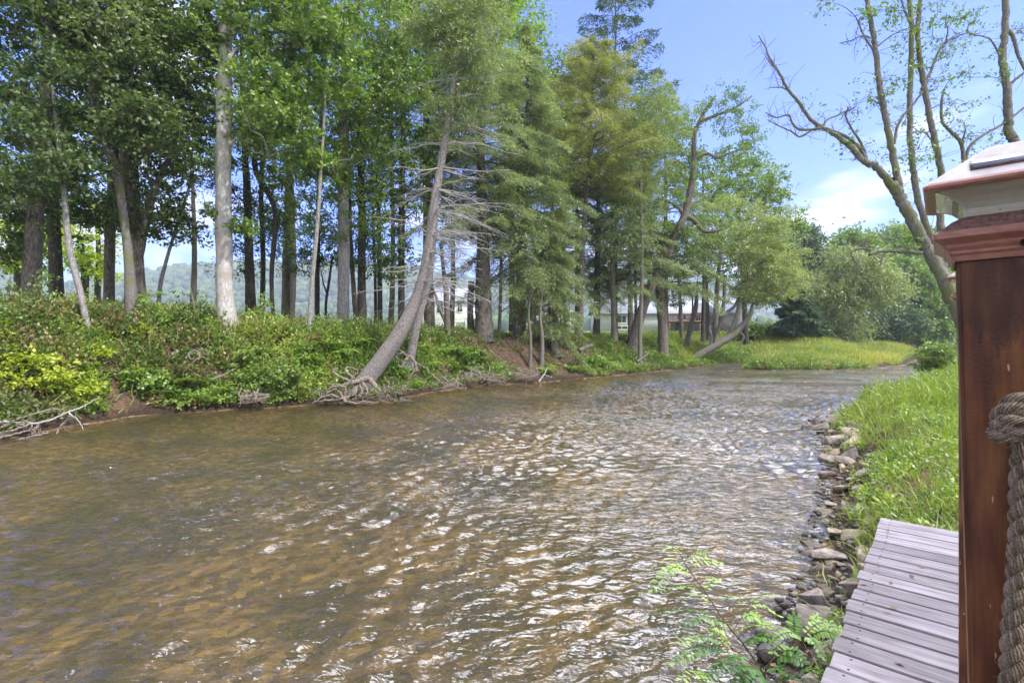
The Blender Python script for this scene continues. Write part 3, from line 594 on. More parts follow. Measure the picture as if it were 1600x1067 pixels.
def roots_small(root, base, pts, r, tm):
    rm = MB()
    def rt(px, w0, w1):
        pp = spline(np.array([P(x,y,Y) for x,y,Y in px]), 12); pp[1:-1] += R.normal(size=(10,3))*.012; rm.tube(pp, np.linspace(w0,w1,12)/2, 7, rough=.1)
    rt([(640,556,19.4),(632,566,19.1),(628,574,18.9),(622,570,19)], .16,.05); rt([(640,556,19.4),(648,566,19.1),(652,577,18.9),(646,580,18.8)], .14,.05)
    rt([(640,558,19.3),(625,548,19.5),(614,545,19.8)], .12,.06); rt([(652,568,19),(665,575,18.8),(680,590,18.9),(690,598,19.1)], .06,.02)
    rt([(650,575,18.8),(640,590,18.6),(636,604,18.4)], .05,.02); rt([(630,550,19.4),(618,556,19.2),(626,564,19.1),(638,562,19.1)],.08,.05)
    rm.build('roots', BK['root'], root, base, smooth=True)
tree('leaning_tree', 'slimmer leaning trunk propped beside the big leaning hemlock, pale roots at its foot', 'tree', [(636,570),(644,545),(652,505),(663,465),(672,430),(678,380),(684,330)], [18,14,12,11,9,7,3], 19.3, 'lean',
     [(700,350,30,30,4)], 'olive', kind='needle', ln=.12, wd=.03, per=60, extra=roots_small, flare=1.2)

# ---- hemlocks of the middle
hemlock('hemlock_tree', 'tall olive hemlock filling the middle, right behind the leaning trunk', 750, -120, 525, 26.5, 26, 112, 350, 'olive', nb=150, power=.55, dens=1.1, path=[(757,527),(755,400),(750,200),(740,-120)])
hemlock('hemlock_tree', 'broad drooping hemlock whose boughs trail to the brown bank', 830, 40, 530, 29, 18, 112, 430, 'olive', nb=150, power=.7, dens=1.0, path=[(812,528),(815,400),(825,200),(822,40)], droop=.48)
hemlock('hemlock_tree', 'golden tipped hemlock with a rounded top below the tall pine', 925, 62, 530, 33, 14, 120, 300, 'gold', nb=120, power=.5, dens=1.05, path=[(905,530),(910,400),(920,250),(930,62)], droop=.25, up=.35)
hemlock('hemlock_tree', 'olive hemlock under the golden one, boughs reaching the house roof', 900, 200, 528, 31, 13, 100, 455, 'olive', nb=120, power=.6, path=[(905,530),(902,400),(900,200)])
hemlock('hemlock_tree', 'smaller hemlock with feathery low boughs right of the brown bank', 858, 330, 560, 26.5, 9, 58, 520, 'olive', nb=70, power=.7, path=[(866,552),(860,500),(858,420),(856,330)], tb=.7, droop=.5)
hemlock('hemlock_tree', 'hemlock between the golden one and the leaning dark trunk', 985, 190, 530, 36, 11, 85, 450, 'olive', nb=90, power=.6)
hemlock('pine_tree', 'tall dark pine whose open top pokes above every other tree', 962, -50, 528, 44, 14, 100, 330, 'conifer', nb=60, power=.36, up=.42, droop=.18, sliver=(.30,.07), dens=.42, path=[(960,528),(961,300),(962,-50)])
tree('tree', 'pair of broad trunks under the hemlock by the white house', 'tree', [(756,528),(754,480),(752,420)], [28,24,18], 29, 'brown', [], forks=[([(738,530),(735,490),(736,440)],[12,9])])
tree('tree', 'whitish dappled trunk standing right of the white house', 'tree', [(816,522),(815,480),(817,430),(820,380)], [11,10,9,6], 36, 'pale', [(815,360,40,40,8)], 'mid', per=60)
tree('tree', 'light green tree behind the tall hemlock, rounded top against the sky', 'tree', [(800,520),(800,300),(800,120)], [12,9,4], 40, 'dark', [(770,60,90,90,70),(800,-20,60,50,16),(820,170,60,60,20)], 'bright', per=90, crad=1.0, ln=.19, wd=.13)
tree('tree', 'green tree behind the golden hemlock, between it and the open sky', 'tree', [(880,520),(880,300),(890,150)], [12,9,4], 42, 'dark', [(880,140,60,70,34)], 'mid', per=70, crad=.9, ln=.19, wd=.13)
for (x,Y,w_,lb) in ((828,25.8,6,'spindly stem at the shore, left of the pair of spindly stems'),(846,26.2,8,'spindly peeling stem at the shore under the feathery hemlock')):
    tree('sapling', lb, 'sapling', [(x,575),(x+1,530),(x-2,490),(x+3,440)], [w_,w_*.8,w_*.6,2], Y, 'mossy', [(x,440,22,25,5)], 'olive', kind='needle', ln=.12, wd=.03, per=70)
tree('tree', 'flared grey trunk standing on its roots at the shore edge', 'tree', [(868,552),(864,530),(868,505),(866,460),(860,400)], [15,11,10,8,5], 27, 'mossy', [(862,420,40,30,8)], 'olive', kind='needle', ln=.12, wd=.03, per=90, flare=1.8)
tree('tree', 'straight dark trunk standing left of the grey roofed house', 'tree', [(932,524),(933,470),(934,380),(936,260)], [12,11,9,5], 36, 'dark', [(935,330,60,60,16)], 'mid', per=60)
tree('tree', 'mossy trunk in front of the grey roofed house gable', 'tree', [(961,540),(959,500),(957,420),(956,330),(960,200)], [11,8,8,6,4], 30, 'mossy', [(965,330,45,110,26),(975,240,45,40,8)], 'mid', per=52, crad=.55)
tree('sapling', 'thin dark sapling just left of the leaning dark tree', 'sapling', [(994,520),(993,450),(992,380),(992,300)], [6,5,4,2], 37, 'dark', [(994,380,36,90,20)], 'mid', per=50, crad=.6)
tree('leaning_tree', 'dark trunk leaning right then curving up with long crooked arms over the river', 'tree',
     [(986,548),(998,500),(1012,462),(1036,410),(1052,375),(1070,335),(1078,300),(1085,255),(1084,215),(1098,180),(1118,150)], [17,15,14,13,12,11,10,8,6,5,3], 30.5, 'brown',
     [(1130,170,55,38,20),(1165,225,28,40,8),(1100,360,55,45,16),(1030,330,40,60,14),(1040,200,50,50,16),(1105,255,60,35,10)], 'mid', per=52, crad=.6, ln=.13, wd=.08,
     forks=[([(1070,340),(1060,325),(1048,318),(1036,310),(1028,298)],[7,2]),([(1072,338),(1085,345),(1098,360),(1112,362),(1128,358)],[9,4]),([(1083,250),(1105,240),(1120,248),(1138,240),(1160,232)],[5,2]),([(1094,190),(1120,180),(1150,168),(1175,150)],[6,2])])
hemlock('hemlock_tree', 'hemlock behind the leaning dark trunk', 1040, 130, 525, 40, 12, 95, 455, 'olive', nb=80, power=.55, sliver=(.2,.05), dens=.8, tb=.6)
tree('tree', 'broad ivied trunk left of the house deck', 'tree', [(1036,526),(1034,490),(1030,440),(1030,380)], [18,16,14,9], 37, 'brown', [(1040,390,55,45,30),(1050,468,38,12,5)], 'dark', per=80, crad=.7)
tree('tree', 'slim forked trunk leaning right in front of the house stairs', 'tree', [(1071,546),(1078,515),(1087,480),(1090,440)], [9,8,7,3], 35, 'brown', [(1085,420,35,35,14)], 'mid', per=60, forks=[([(1078,515),(1082,490),(1082,460)],[5,2])])
tree('tree', 'upright trunk between the house deck and its stairs', 'tree', [(1065,518),(1063,480),(1060,430)], [7,7,4], 48, 'brown', [(1065,400,35,40,14)], 'mid', per=60, crad=.8)
tree('tree', 'upright trunk right of the house stairs', 'tree', [(1106,522),(1105,480),(1103,420)], [7,7,4], 51, 'brown', [(1110,390,40,45,18)], 'dark', per=60, crad=.9)
tree('tree', 'clump of two curved trunks at the right end of the house', 'tree', [(1117,524),(1119,480),(1122,430),(1130,360)], [10,9,7,4], 50, 'brown', [(1130,340,60,55,36),(1150,400,60,25,10)], 'pale', per=70, crad=.85, forks=[([(1118,524),(1126,500),(1131,470),(1133,430)],[8,5])])
def log_arms(root, base, pts, r, tm): pass
tree('leaning_tree', 'crooked trunk reaching low over the water at the river bend', 'tree', [(1078,561),(1100,550),(1124,536),(1145,523),(1160,508),(1172,492),(1176,475)], [10,11,12,11,9,7,4], 36.5, 'mossy',
     [(1185,400,55,60,40),(1215,430,40,45,20),(1150,360,60,60,24),(1180,455,40,25,8)], 'pale', kind='needle', ln=.2, wd=.06, per=120, crad=.8,
     forks=[([(1116,540),(1122,515),(1133,492),(1148,478),(1160,450)],[7,4]),([(1136,528),(1146,505),(1153,485),(1156,460)],[6,3]),([(1150,518),(1162,526),(1152,548)],[4,2]),([(1108,545),(1112,528),(1108,510),(1120,480)],[5,3])])
tree('willow_tree', 'rounded pale willowy tree overhanging the bend, right of the hemlocks', 'tree', [(1150,530),(1160,450),(1175,380),(1190,320)], [12,10,7,3], 50, 'grey',
     [(1190,320,60,50,34),(1215,400,45,60,34),(1165,270,50,35,16),(1140,400,60,60,30),(1235,440,25,30,8)], 'pale', kind='droop', ln=.2, wd=.07, per=100, crad=1.0)
tree('tree', 'trees rounded top just above the willowy tree, against the sky', 'tree', [(1165,522),(1160,400),(1150,300)], [9,8,4], 52, 'dark', [(1160,290,65,50,40),(1200,350,50,60,24)], 'mid', per=70, crad=1.1, ln=.24, wd=.16)

# ---- beyond the sandbar
hemlock('cedar_tree', 'dark rounded cedar standing on the grassy point', 1247, 452, 530, 50, 7, 36, 524, 'conifer', nb=110, power=.45, sliver=(.24,.07), dens=1.5, up=.3, droop=.2)
tree('willow_tree', 'pale dome shaped willow with white stems behind the grassy sandbar', 'tree', [(1330,538),(1322,500),(1332,460),(1345,425)], [8,7,6,3], 60, 'pale',
     [(1335,420,60,50,60),(1300,450,45,45,30),(1375,440,35,40,20),(1320,505,45,22,14)], 'pale', kind='droop', ln=.30, wd=.11, per=110, crad=1.5, forks=[([(1322,500),(1316,470),(1318,430)],[4,2]),([(1328,475),(1360,455),(1385,430)],[4,2])], tb=.42)
tree('tree', 'tall green tree peaking above the dome shaped willow', 'tree', [(1340,535),(1340,450),(1340,390)], [8,6,3], 84, 'dark', [(1335,400,36,46,44),(1350,450,60,40,30)], 'mid', per=90, crad=2.0, ln=.45, wd=.3)
tree('tree', 'dark evergreen mass left of the dome shaped willow', 'tree', [(1268,530),(1265,450),(1262,400)], [8,6,3], 66, 'dark', [(1262,400,30,55,50),(1285,430,24,45,24),(1225,440,35,55,26)], 'conifer', per=110, crad=1.3, ln=.3, wd=.13, tb=.7)
tree('tree', 'tree behind the cedar with its top level with the willow', 'tree', [(1230,525),(1228,440),(1228,380)], [8,6,3], 72, 'dark', [(1225,385,36,42,40),(1205,430,40,50,26)], 'olive', per=100, crad=1.5, ln=.35, wd=.2)
for (x,yt,hw,Y,lf,tb_,lb) in ((1405,440,42,78,'mid',.4,'mid green tree between the dome willow and the yellowish tree'),(1440,455,40,84,'bright',.25,'yellowish tree above the shaded water on the far right'),
    (1478,440,44,96,'mid',.5,'pale green tree farthest right before the mossy trunk'),(1400,395,46,108,'mid',.6,'rounded tree top behind the willow, under the bare mossy limb'),
    (1455,400,50,120,'mid',.5,'hazy tree top behind the mossy trunk'),(1300,470,30,90,'mid',.5,'tree filling the gap between cedar and dome willow'),(1500,430,50,118,'dark',.8,'dark tree hidden largely by the railing post')):
    s_ = Y/60
    tree('tree', lb, 'tree', [(x,530),(x,480),(x,yt)], [7,5,3], Y, 'dark', [(x,yt+10,hw,hw*1.15,int(70)),(x,yt+60,hw,32,26)], lf, per=90, crad=1.35*s_, ln=.33*s_, wd=.22*s_, tb=tb_)
tree('shrub', 'low dark thicket overhanging the far water right of the willow', 'shrub', [(1405,538),(1405,520)], [4,3], 70, 'dark', [(1405,505,36,30,40),(1370,520,30,16,16)], 'conifer', per=110, crad=1.1, ln=.26, wd=.14, tb=.6)
tree('shrub', 'blue green thicket at the far waterline beside the railing post', 'shrub', [(1455,538),(1455,520)], [4,3], 84, 'dark', [(1455,515,38,24,36)], 'mid', per=110, crad=1.3, ln=.3, wd=.17, tb=.4)
for (x,Y,hw,lb,lf) in ((1180,48,24,'bushy green shrub on the point beneath the willowy tree','mid'),(1215,56,26,'green shrub left of the dark cedar','bright'),(1305,62,30,'green shrub on the point right of the dark cedar','mid')):
    tree('shrub', lb, 'shrub', [(x,534),(x,520)], [3,2], Y, 'dark', [(x,520,hw,13,26)], lf, per=90, crad=.8, ln=.2, wd=.13)

# ---- river birches of the near bank, right
near = [('multi-stemmed', )]
def limb_tree(name, label, cat, Y, stems, lobes, group=None, per=36):
    b = P(stems[0][0][0][0], stems[0][0][0][1], Y); g0 = gz(b[0], b[1]); base = (b[0], b[1], g0)
    root = empty(name, base, label, cat, group); tm = MB(); nodes = []
    for si, (path, w0, w1) in enumerate(stems):
        w0, w1 = w0*.78, w1*.78; pp = np.array([P(x,y,Y+ (0 if len(q)==2 else q[2])) for q in path for x,y in [q[:2]]])
        if si == 0: pp = np.vstack([[pp[0,0]+.1, pp[0,1], g0-.3], pp])
        c = spline(pp, 8*len(pp)); rr = np.linspace(w0,w1,len(c))/2*Y/F; c[2:-1] += R.normal(size=(len(c)-3,3))*rr[2:-1,None]*.12
        tm.tube(c, rr, 9, rough=.06); nodes.append(c[2:])
        if w1 < 5 or True:
            for k in range(int(len(c)*.35)):
                i = R.integers(3, len(c)); d = norm(R.normal(size=3)+np.array((0,0,.2))); l = R.uniform(.15,.6); tm.tube(spline([c[i], c[i]+d*l*.5+R.normal(size=3)*.04, c[i]+d*l+R.normal(size=3)*.06], 5), np.linspace(.009,.003,5), 3)
    cen = []
    for lb in lobes:
        x,y,rx,ry,n = lb[:5]; cen.append(ell(n, P(x,y,Y+(lb[5] if len(lb) > 5 else 0)), np.array((rx*Y/F, min(rx,ry)*Y/F*1.1, ry*Y/F))))
    cen = np.vstack(cen); grow(np.vstack(nodes), None, cen, tm, .005, 4); cm = MB()
    for c in cen: cluster_leaves(cm, c, .42*R.uniform(.6,1.3), int(per*R.uniform(.5,1.5)), .085, .045, 'broad', .5+R.normal(0,.15))
    cm.build('crown', LF['mid'], root, base); tm.build('trunk', BK['mossy'], root, base, smooth=True); return root
limb_tree('river_birch', 'mossy many stemmed tree leaning over the near bank behind the railing posts', 'tree', 12.5,
    [([(1530,560),(1505,505),(1480,450),(1452,395),(1425,345),(1405,305),(1392,285)], 27, 20),
     ([(1395,292),(1370,262),(1350,252),(1325,226),(1300,208),(1285,200),(1272,203)], 15, 6),
     ([(1285,200),(1268,188),(1248,160),(1230,138),(1216,112),(1203,92)], 8, 4), ([(1203,92),(1200,86),(1196,74),(1185,56)], 4, 2), ([(1216,112),(1204,100),(1199,92)],3,2),
     ([(1236,145),(1225,138),(1203,137)], 3, 2),([(1270,203),(1250,203),(1238,193),(1232,180),(1215,184),(1205,181),(1196,176)], 5, 2),([(1268,204),(1250,214),(1235,205),(1215,196),(1200,188)], 4, 2),
     ([(1355,253),(1346,225),(1330,200),(1322,182),(1325,167)], 6, 2),([(1360,262),(1340,228),(1318,212),(1300,205),(1285,203)], 7, 5),([(1285,202),(1292,188),(1310,180),(1335,168)],4,2),
     ([(1408,312),(1402,275),(1390,215),(1377,150),(1370,95),(1362,40),(1352,-15),(1345,-90)], 14, 7),([(1397,225),(1402,200),(1412,180),(1425,165),(1442,143)], 6, 3),([(1369,85),(1352,60),(1342,38),(1338,28)],4,2),([(1360,60),(1348,56),(1330,64),(1312,68)],3,2),
     ([(1380,165),(1365,158),(1356,150)],3,2),([(1440,395),(1410,393),(1380,392),(1358,398)], 9, 6),([(1360,392),(1345,388),(1330,396),(1338,412),(1340,425)], 6, 2),([(1356,394),(1350,380),(1358,368)],4,2),([(1385,392),(1378,405),(1375,415)],3,2)],
    [(1310,180,55,26,6),(1345,40,30,30,5),(1390,130,30,60,9),(1350,225,45,20,4),(1400,30,50,40,9),(1390,380,50,14,6),(1410,250,40,30,4),(1280,10,25,12,3)])
limb_tree('river_birch', 'second mossy stem cluster rising straight behind the post cap', 'tree', 13.2,
    [([(1545,560),(1515,500),(1490,455),(1462,395),(1445,345),(1432,300),(1425,250),(1421,180),(1423,110),(1424,40),(1418,-30)], 16, 8),
     ([(1474,420),(1470,350),(1472,285),(1462,225),(1450,170),(1440,110),(1434,60),(1438,0),(1445,-60)], 14, 7),([(1440,140),(1455,110),(1470,75),(1490,60),(1515,50)], 6, 2),([(1445,120),(1437,105),(1425,100)],4,2),
     ([(1424,40),(1412,12),(1405,-20)],5,2),([(1465,240),(1452,215),(1440,206),(1418,208)],3,2)],
    [(1450,80,60,60,18),(1440,20,60,40,16),(1490,40,40,50,10),(1420,220,40,50,8),(1480,140,40,40,6),(1450,270,40,25,4)])
limb_tree('river_birch', 'crooked mossy stems directly above the post cap', 'tree', 14.5,
    [([(1560,540),(1530,400),(1508,262),(1502,225),(1485,205),(1472,190),(1471,160),(1475,140)], 10, 4),([(1508,255),(1515,230),(1535,212),(1560,198),(1580,185),(1600,168)], 6, 4),([(1502,225),(1508,205),(1506,192)],4,2),
     ([(1610,400),(1590,240),(1578,210),(1575,175),(1573,130),(1566,90),(1570,50),(1571,-20)], 18, 11),([(1572,45),(1584,60),(1590,85),(1602,110)],8,5),([(1580,130),(1595,118),(1610,108)],6,4),([(1566,95),(1550,65),(1535,57),(1515,55)],4,2)],
    [(1530,120,50,40,8),(1500,180,40,35,8),(1590,30,30,40,6),(1560,215,50,20,8),(1500,60,30,30,6)], per=30)

for (x,yb,yt,Y,lf,lb) in ((62,505,432,15.2,'mid','leggy sapling in front of the two leftmost trunks'),(118,508,455,16.2,'yellow','yellowish sapling beside the slim lichened trunk'),(235,508,452,17.2,'bright','wispy sapling right of the sign trunk'),
    (300,512,450,17.8,'mid','wispy sapling in the hazy gap left of the whitish trunk'),(318,512,470,18.2,'olive','low sapling touching the foot of the whitish trunk'),(412,516,462,19.5,'bright','leafy sapling in front of the dark trunk cluster'),(15,500,450,14.5,'olive','sapling cut by the left edge of the photo')):
    tree('sapling', lb, 'sapling', [(x,yb),(x+3,(yb+yt)/2),(x-2,yt)], [3,2.5,1], Y, 'root', [(x,yt+22,20,28,9),(x+6,yb-14,26,12,5)], lf, per=20, crad=.34, ln=.10, wd=.06)

for (x,Y,w_,lobes_,lf,lb) in ((705,28.5,9,[(705,250,48,120,44),(690,130,50,60,20)],'olive','feathery soft crowned tree showing just right of the leaning trunk'),
    (862,30.5,9,[(850,250,62,110,50),(870,380,50,60,20)],'pale','soft grey green tree merging between the two big hemlocks'),
    (1000,33,8,[(1000,250,60,100,46),(975,360,45,50,16),(1040,170,45,50,14)],'olive','soft crowned tree filling the space left of the crooked arms'),
    (780,25.5,6,[(790,330,50,70,26),(815,440,30,45,14)],'olive','weeping feathery tree with sprays hanging before the white house')):
    tree('tree', lb, 'tree', [(x,526),(x+3,400),(x-2,lobes_[0][1]-60)], [w_,w_*.8,3], Y, 'mossy', lobes_, lf, kind='needle', ln=.15, wd=.042, per=120, crad=.85, tb=.55)

tree('tree', 'light leafy tree behind the long crooked arms, thinning toward the sky', 'tree', [(1098,524),(1100,420),(1098,260)], [8,6,2], 47, 'dark', [(1100,320,55,75,34),(1062,240,38,80,22),(1150,225,40,45,12),(1130,400,60,40,16)], 'mid', per=70, crad=.8, ln=.19, wd=.12)

# ================================================================== GROUND COVER
def clumps(n_try, xr, yr, keep, rad_, hgt, m, ln, wd, tfun, mb, seed, updir=.25):
    """domed clumps of leaves standing on the ground; keep(x,y,s,opp)->probability"""
    rg = np.random.default_rng(seed)
    x = rg.uniform(*xr, n_try); y = rg.uniform(*yr, n_try); z, s, opp = terrain(x, y)
    k = rg.uniform(size=n_try) < keep(x, y, s, opp); x, y, z, s = x[k], y[k], z[k], s[k]; n = len(x)
    if n == 0: return
    sc = rg.uniform(.6, 1.35, n)*(.45+1.1*fbm(x*.75, y*.75, 77)); tb = tfun(x, y, s, rg)
    ci = np.repeat(np.arange(n), m); N_ = len(ci)
    d = rdir(N_, rg); d[:,2] = np.abs(d[:,2]); rr = rg.uniform(.25,1,N_)**.5
    pos = np.stack([x[ci], y[ci], z[ci]], 1)+d*rr[:,None]*np.array((rad_, rad_, hgt))*sc[ci][:,None]
    pos[:,2] = np.maximum(pos[:,2], .03)
    dd = norm(d*np.array((1,1,.4))+rg.normal(size=(N_,3))*.6+np.array((0,0,updir))); nr = norm(rg.normal(size=(N_,3))*.6+np.array((0,-.3,1)))
    mb.leaves(pos, dd, nr, ln*rg.uniform(.6,1.3,N_), wd*rg.uniform(.7,1.2,N_), np.clip(tb[ci]+rg.normal(0,.09,N_),0,1))
def blades(n_try, xr, yr, keep, hgt, wd, tfun, mb, seed, lean=.35):
    rg = np.random.default_rng(seed)
    x = rg.uniform(*xr, n_try); y = rg.uniform(*yr, n_try); z, s, opp = terrain(x, y)
    k = rg.uniform(size=n_try) < keep(x, y, s, opp); x, y, z, s = x[k], y[k], z[k], s[k]; n = len(x)
    d = norm(rg.normal(size=(n,3))*np.array((lean,lean,.1))+np.array((0,0,1))); side = norm(np.cross(d, rdir(n, rg)))
    h = hgt*rg.uniform(.45,1.3,n)*(.6+.8*vnoise(x*1.3, y*1.3, seed)); b0 = np.stack([x,y,z-.02],1)
    m1 = b0+d*(h*.55)[:,None]; d2 = norm(d+rg.normal(size=(n,3))*np.array((.6,.6,.1))-np.array((0,0,.25))); tipp = m1+d2*(h*.5)[:,None]; w_ = (wd*rg.uniform(.6,1.3,n)/2)[:,None]
    v = np.stack([b0-side*w_*.7, b0+side*w_*.7, m1+side*w_, m1-side*w_, tipp+side*w_*.1, tipp-side*w_*.1],1).reshape(-1,3)
    o = np.arange(n)[:,None]*6; q = np.concatenate([o+np.array([[0,1,2,3]]), o+np.array([[3,2,4,5]])],1).reshape(-1,4)
    mb.add(v, q, np.repeat(np.clip(tfun(x,y,s,rg)+rg.normal(0,.12,n),0,1), 2))
def bare(x, y): return sstep(1.5-np.hypot((x-0.6)/5.0, (y-28.5)/3.6))       # brown litter under the hemlocks
ug = MB()
def k1(x,y,s,o):
    p = (s > .22)*(s < 11)*o*(y < 52)*np.where(s > 4.6, .22, 1); p = p*(1-.93*bare(x,y))
    notch = fbm(x*.9, y*.9, 41); return p*np.where((s < 1.6) & (notch > .56), .15, 1)
def t1(x,y,s,rg):
    n = fbm(x*.55, y*.55, 21); left = sstep((-6-x)/3)
    t = .34+1.25*(n-.36)+rg.normal(0,.10,len(x))+.16*sstep((y-30)/10); t = np.where(rg.uniform(size=len(x)) < .07+.16*left, .06, np.clip(t,.22,1)); return t
clumps(44000, (-20,26), (7,52), k1, .28, .36, 56, .12, .078, t1, ug, 5)
clumps(6500, (-22,-3), (9,24), lambda x,y,s,o: (s>1.2)*(s<7)*o*.9, .24, .62, 50, .13, .06, t1, ug, 6, .6)
clumps(9000, (-20,30), (9,52), lambda x,y,s,o: (s>.3)*(s<1.8)*o*.7*(fbm(x*.9,y*.9,41)<.58), .18, .24, 40, .085, .05, lambda x,y,s,rg: np.clip(rg.normal(.7,.15,len(x)),.25,1), ug, 8)
clumps(26000, (-20,26), (7,52), lambda x,y,s,o: (s>.15)*(s<6)*o*(1-.8*bare(x,y))*(fbm(x*.6,y*.6,131)>.45), .22, .26, 60, .07, .042, lambda x,y,s,rg: np.clip(.45+1.3*(fbm(x*.8,y*.8,121)-.4)+rg.normal(0,.08,len(x)),.22,1), ug, 28)
blades(60000, (-20,26), (7,52), lambda x,y,s,o: (s>.15)*(s<5)*o*(1-.8*bare(x,y))*(fbm(x*.7,y*.7,141)>.42), .55, .028, lambda x,y,s,rg: np.where(rg.uniform(size=len(x))<.12,.05,rg.uniform(.45,1,len(x))), ug, 29, .7)
tag(ug.build('undergrowth', LF['weed']), 'tangled weeds and low leafy plants covering the opposite bank', 'undergrowth', kind='stuff')
tw = MB()
blades(62000, (-22,24), (8,50), lambda x,y,s,o: (s>1.3)*(s<7)*o*np.where(x<-3,1,.25)*(1-bare(x,y)), .92, .020, lambda x,y,s,rg: np.where(rg.uniform(size=len(x))<.3, .04, rg.uniform(.2,.9,len(x))), tw, 9, .3)
tag(tw.build('tall_weeds', LF['weed']), 'tall thin weeds and dry stalks along the crest of the opposite bank', 'weeds', kind='stuff')
lw = MB()
blades(60000, (-40,60), (20,75), lambda x,y,s,o: (s>4.5)*o*(1-bare(x,y)), .30, .06, lambda x,y,s,rg: rg.uniform(.3,1,len(x)), lw, 10)
tag(lw.build('lawn_grass', LF['bargrass']), 'yellow green grass on the flat ground among the far trunks', 'grass', kind='stuff')
sb = MB()
def ksb(x,y,s,o): return o*(s>.55+.5*vnoise(x*.6,y*.6,3))*(s<13)*(x>12.5)*(y>33.5)
blades(150000, (13,58), (33.5,72), ksb, .62, .045, lambda x,y,s,rg: np.clip(.15+.9*fbm(x*.28,y*.28,31)+.1*sstep(3-s),0,1), sb, 11, .3)
tag(sb.build('sandbar_grass', LF['bargrass']), 'tall yellow green grass on the sandbar at the bend of the river', 'grass', kind='stuff')
lt = MB()
clumps(9000, (-9,10), (20,36), lambda x,y,s,o: (s>1.0)*o*bare(x,y), .3, .03, 9, .07, .045, lambda x,y,s,rg: rg.uniform(0,1,len(x)), lt, 12, 0)
tag(lt.build('leaf_litter', LF['litter']), 'brown fallen leaves on the bare ground under the hemlocks', 'leaf litter', kind='stuff')
ng = MB()
def not_deck(x, y):
    rx, ry = x-1.33, y-2.2; v_ = rx*.764-ry*.645; w_ = rx*.645+ry*.764; return ~((v_ > -.05) & (w_ < 2.7))
def kn(x,y,s,o): return (~o)*(s>.25+.75*vnoise(x*1.7,y*1.7,7))*(s<9)*not_deck(x,y)*np.clip(9/np.hypot(x,y), .3, 1)
blades(190000, (1.5,24), (2.5,26), kn, .31, .011, lambda x,y,s,rg: np.clip(.25+.8*(fbm(x*1.1,y*1.1,51)-.2),0,1), ng, 13, .5)
blades(30000, (6,30), (10,32), lambda x,y,s,o:(~o)*(s>.7)*(s<8), .40, .03, lambda x,y,s,rg: np.clip(.2+.9*(fbm(x*.8,y*.8,51)-.2),0,1), ng, 14, .4)
blades(36000, (1.5,20), (2.5,24), lambda x,y,s,o:(~o)*(s>.05)*(s<.9)*not_deck(x,y)*(fbm(x*2.2,y*2.2,57)>.5), .20, .010, lambda x,y,s,rg: rg.uniform(.3,1,len(x)), ng, 33, .6)
tag(ng.build('grass', LF['grass']), 'bright green grass growing on the near bank beside the boardwalk', 'grass', kind='stuff')
nw = MB()
clumps(6000, (2,22), (3,25), lambda x,y,s,o: (~o)*(s>.22+.5*vnoise(x*1.3,y*1.3,9))*(s<7)*not_deck(x,y), .15, .20, 46, .062, .036, lambda x,y,s,rg: np.clip(rg.normal(.66,.16,len(x)),.3,1), nw, 15)
clumps(260, (1.0,2.6), (2.2,4.6), lambda x,y,s,o: (~o)*(s>.35)*(s<3)*not_deck(x,y), .12, .16, 46, .045, .03, lambda x,y,s,rg: np.clip(rg.normal(.62,.16,len(x)),.3,1), nw, 16)
clumps(420, (9,28), (12,30), lambda x,y,s,o: (~o)*(s>.5)*(s<5), .35, .55, 90, .13, .05, lambda x,y,s,rg: np.clip(rg.normal(.62,.16,len(x)),.3,1), nw, 17)
tag(nw.build('weeds', LF['weed']), 'broad leaved green weeds scattered through the grass of the near bank', 'weeds', kind='stuff')

# ================================================================== SHRUBS AND FERNS, each its own
def shrub(label, x, y, Y, hw, hh, n, leaf, ln=.12, wd=.085, per=55, crad=.34, tb=.5, name='shrub', cat='shrub', kind='broad'):
    Y = (snapY(x, y, hh*.55) or Y) if x < 1440 else Y
    c = P(x, y, Y); b = (c[0], c[1], max(gz(c[0], c[1]), -.1)); root = empty(name, b, label, cat); tm = MB(); cm = MB()
    cen = ell(n, c, np.array((hw, hw*.7, hh))*1.0); t0 = np.array((b[0], b[1], b[2]-.1)); tm.tube(spline([t0, (t0+c)/2+R.normal(size=3)*.05, c], 8), np.linspace(.035,.012,8), 6)
    gzs = terrain(cen[:,0], cen[:,1])[0]; cen[:,2] = np.maximum(cen[:,2], np.maximum(gzs,.0)+.12)
    grow(spline([t0, (t0+c)/2, c], 8)[1:], None, cen, tm, .005, 4)
    for q in cen: cluster_leaves(cm, q, crad*R.uniform(.7,1.3), int(per*R.uniform(.7,1.3)), ln, wd, kind, tb+R.normal(0,.12), .3)
    cm.build('foliage', LF[leaf], root, b); tm.build('stem', BK['root'], root, b)
    return root
shrub('yellow green maple leaved shrub at the lower left edge of the photo', 40, 585, 12.6, .95, .55, 44, 'yellow', per=60)
shrub('yellow green shrub drooping toward the driftwood, second from the left edge', 118, 612, 12.9, .6, .38, 24, 'yellow', per=60, tb=.4)
shrub('yellow topped shrub high on the bank above the leftmost shrub', 150, 548, 14.6, .75, .22, 20, 'yellow', tb=.35)
shrub('yellow green sprig of leaves in front of the posted sign trunk', 217, 520, 15.8, .35, .22, 10, 'yellow', per=36)
shrub('fresh green shrub with rounded sprays on the bank below the posted sign', 228, 592, 14.4, .65, .45, 28, 'bright', tb=.35)
shrub('large dark green shrub overhanging the water left of the exposed roots', 430, 592, 15.6, 1.15, .75, 80, 'mid', per=70, tb=.62)
shrub('mid green shrub above the large overhanging one', 385, 560, 16.0, .85, .45, 34, 'mid', tb=.75)
shrub('green shrub leaning over the bank right of the large overhanging one', 478, 560, 17.2, .55, .55, 26, 'bright', tb=.3)
shrub('low bright shrub at the waterline under the large green one', 300, 622, 15.1, .9, .22, 24, 'bright', tb=.4)
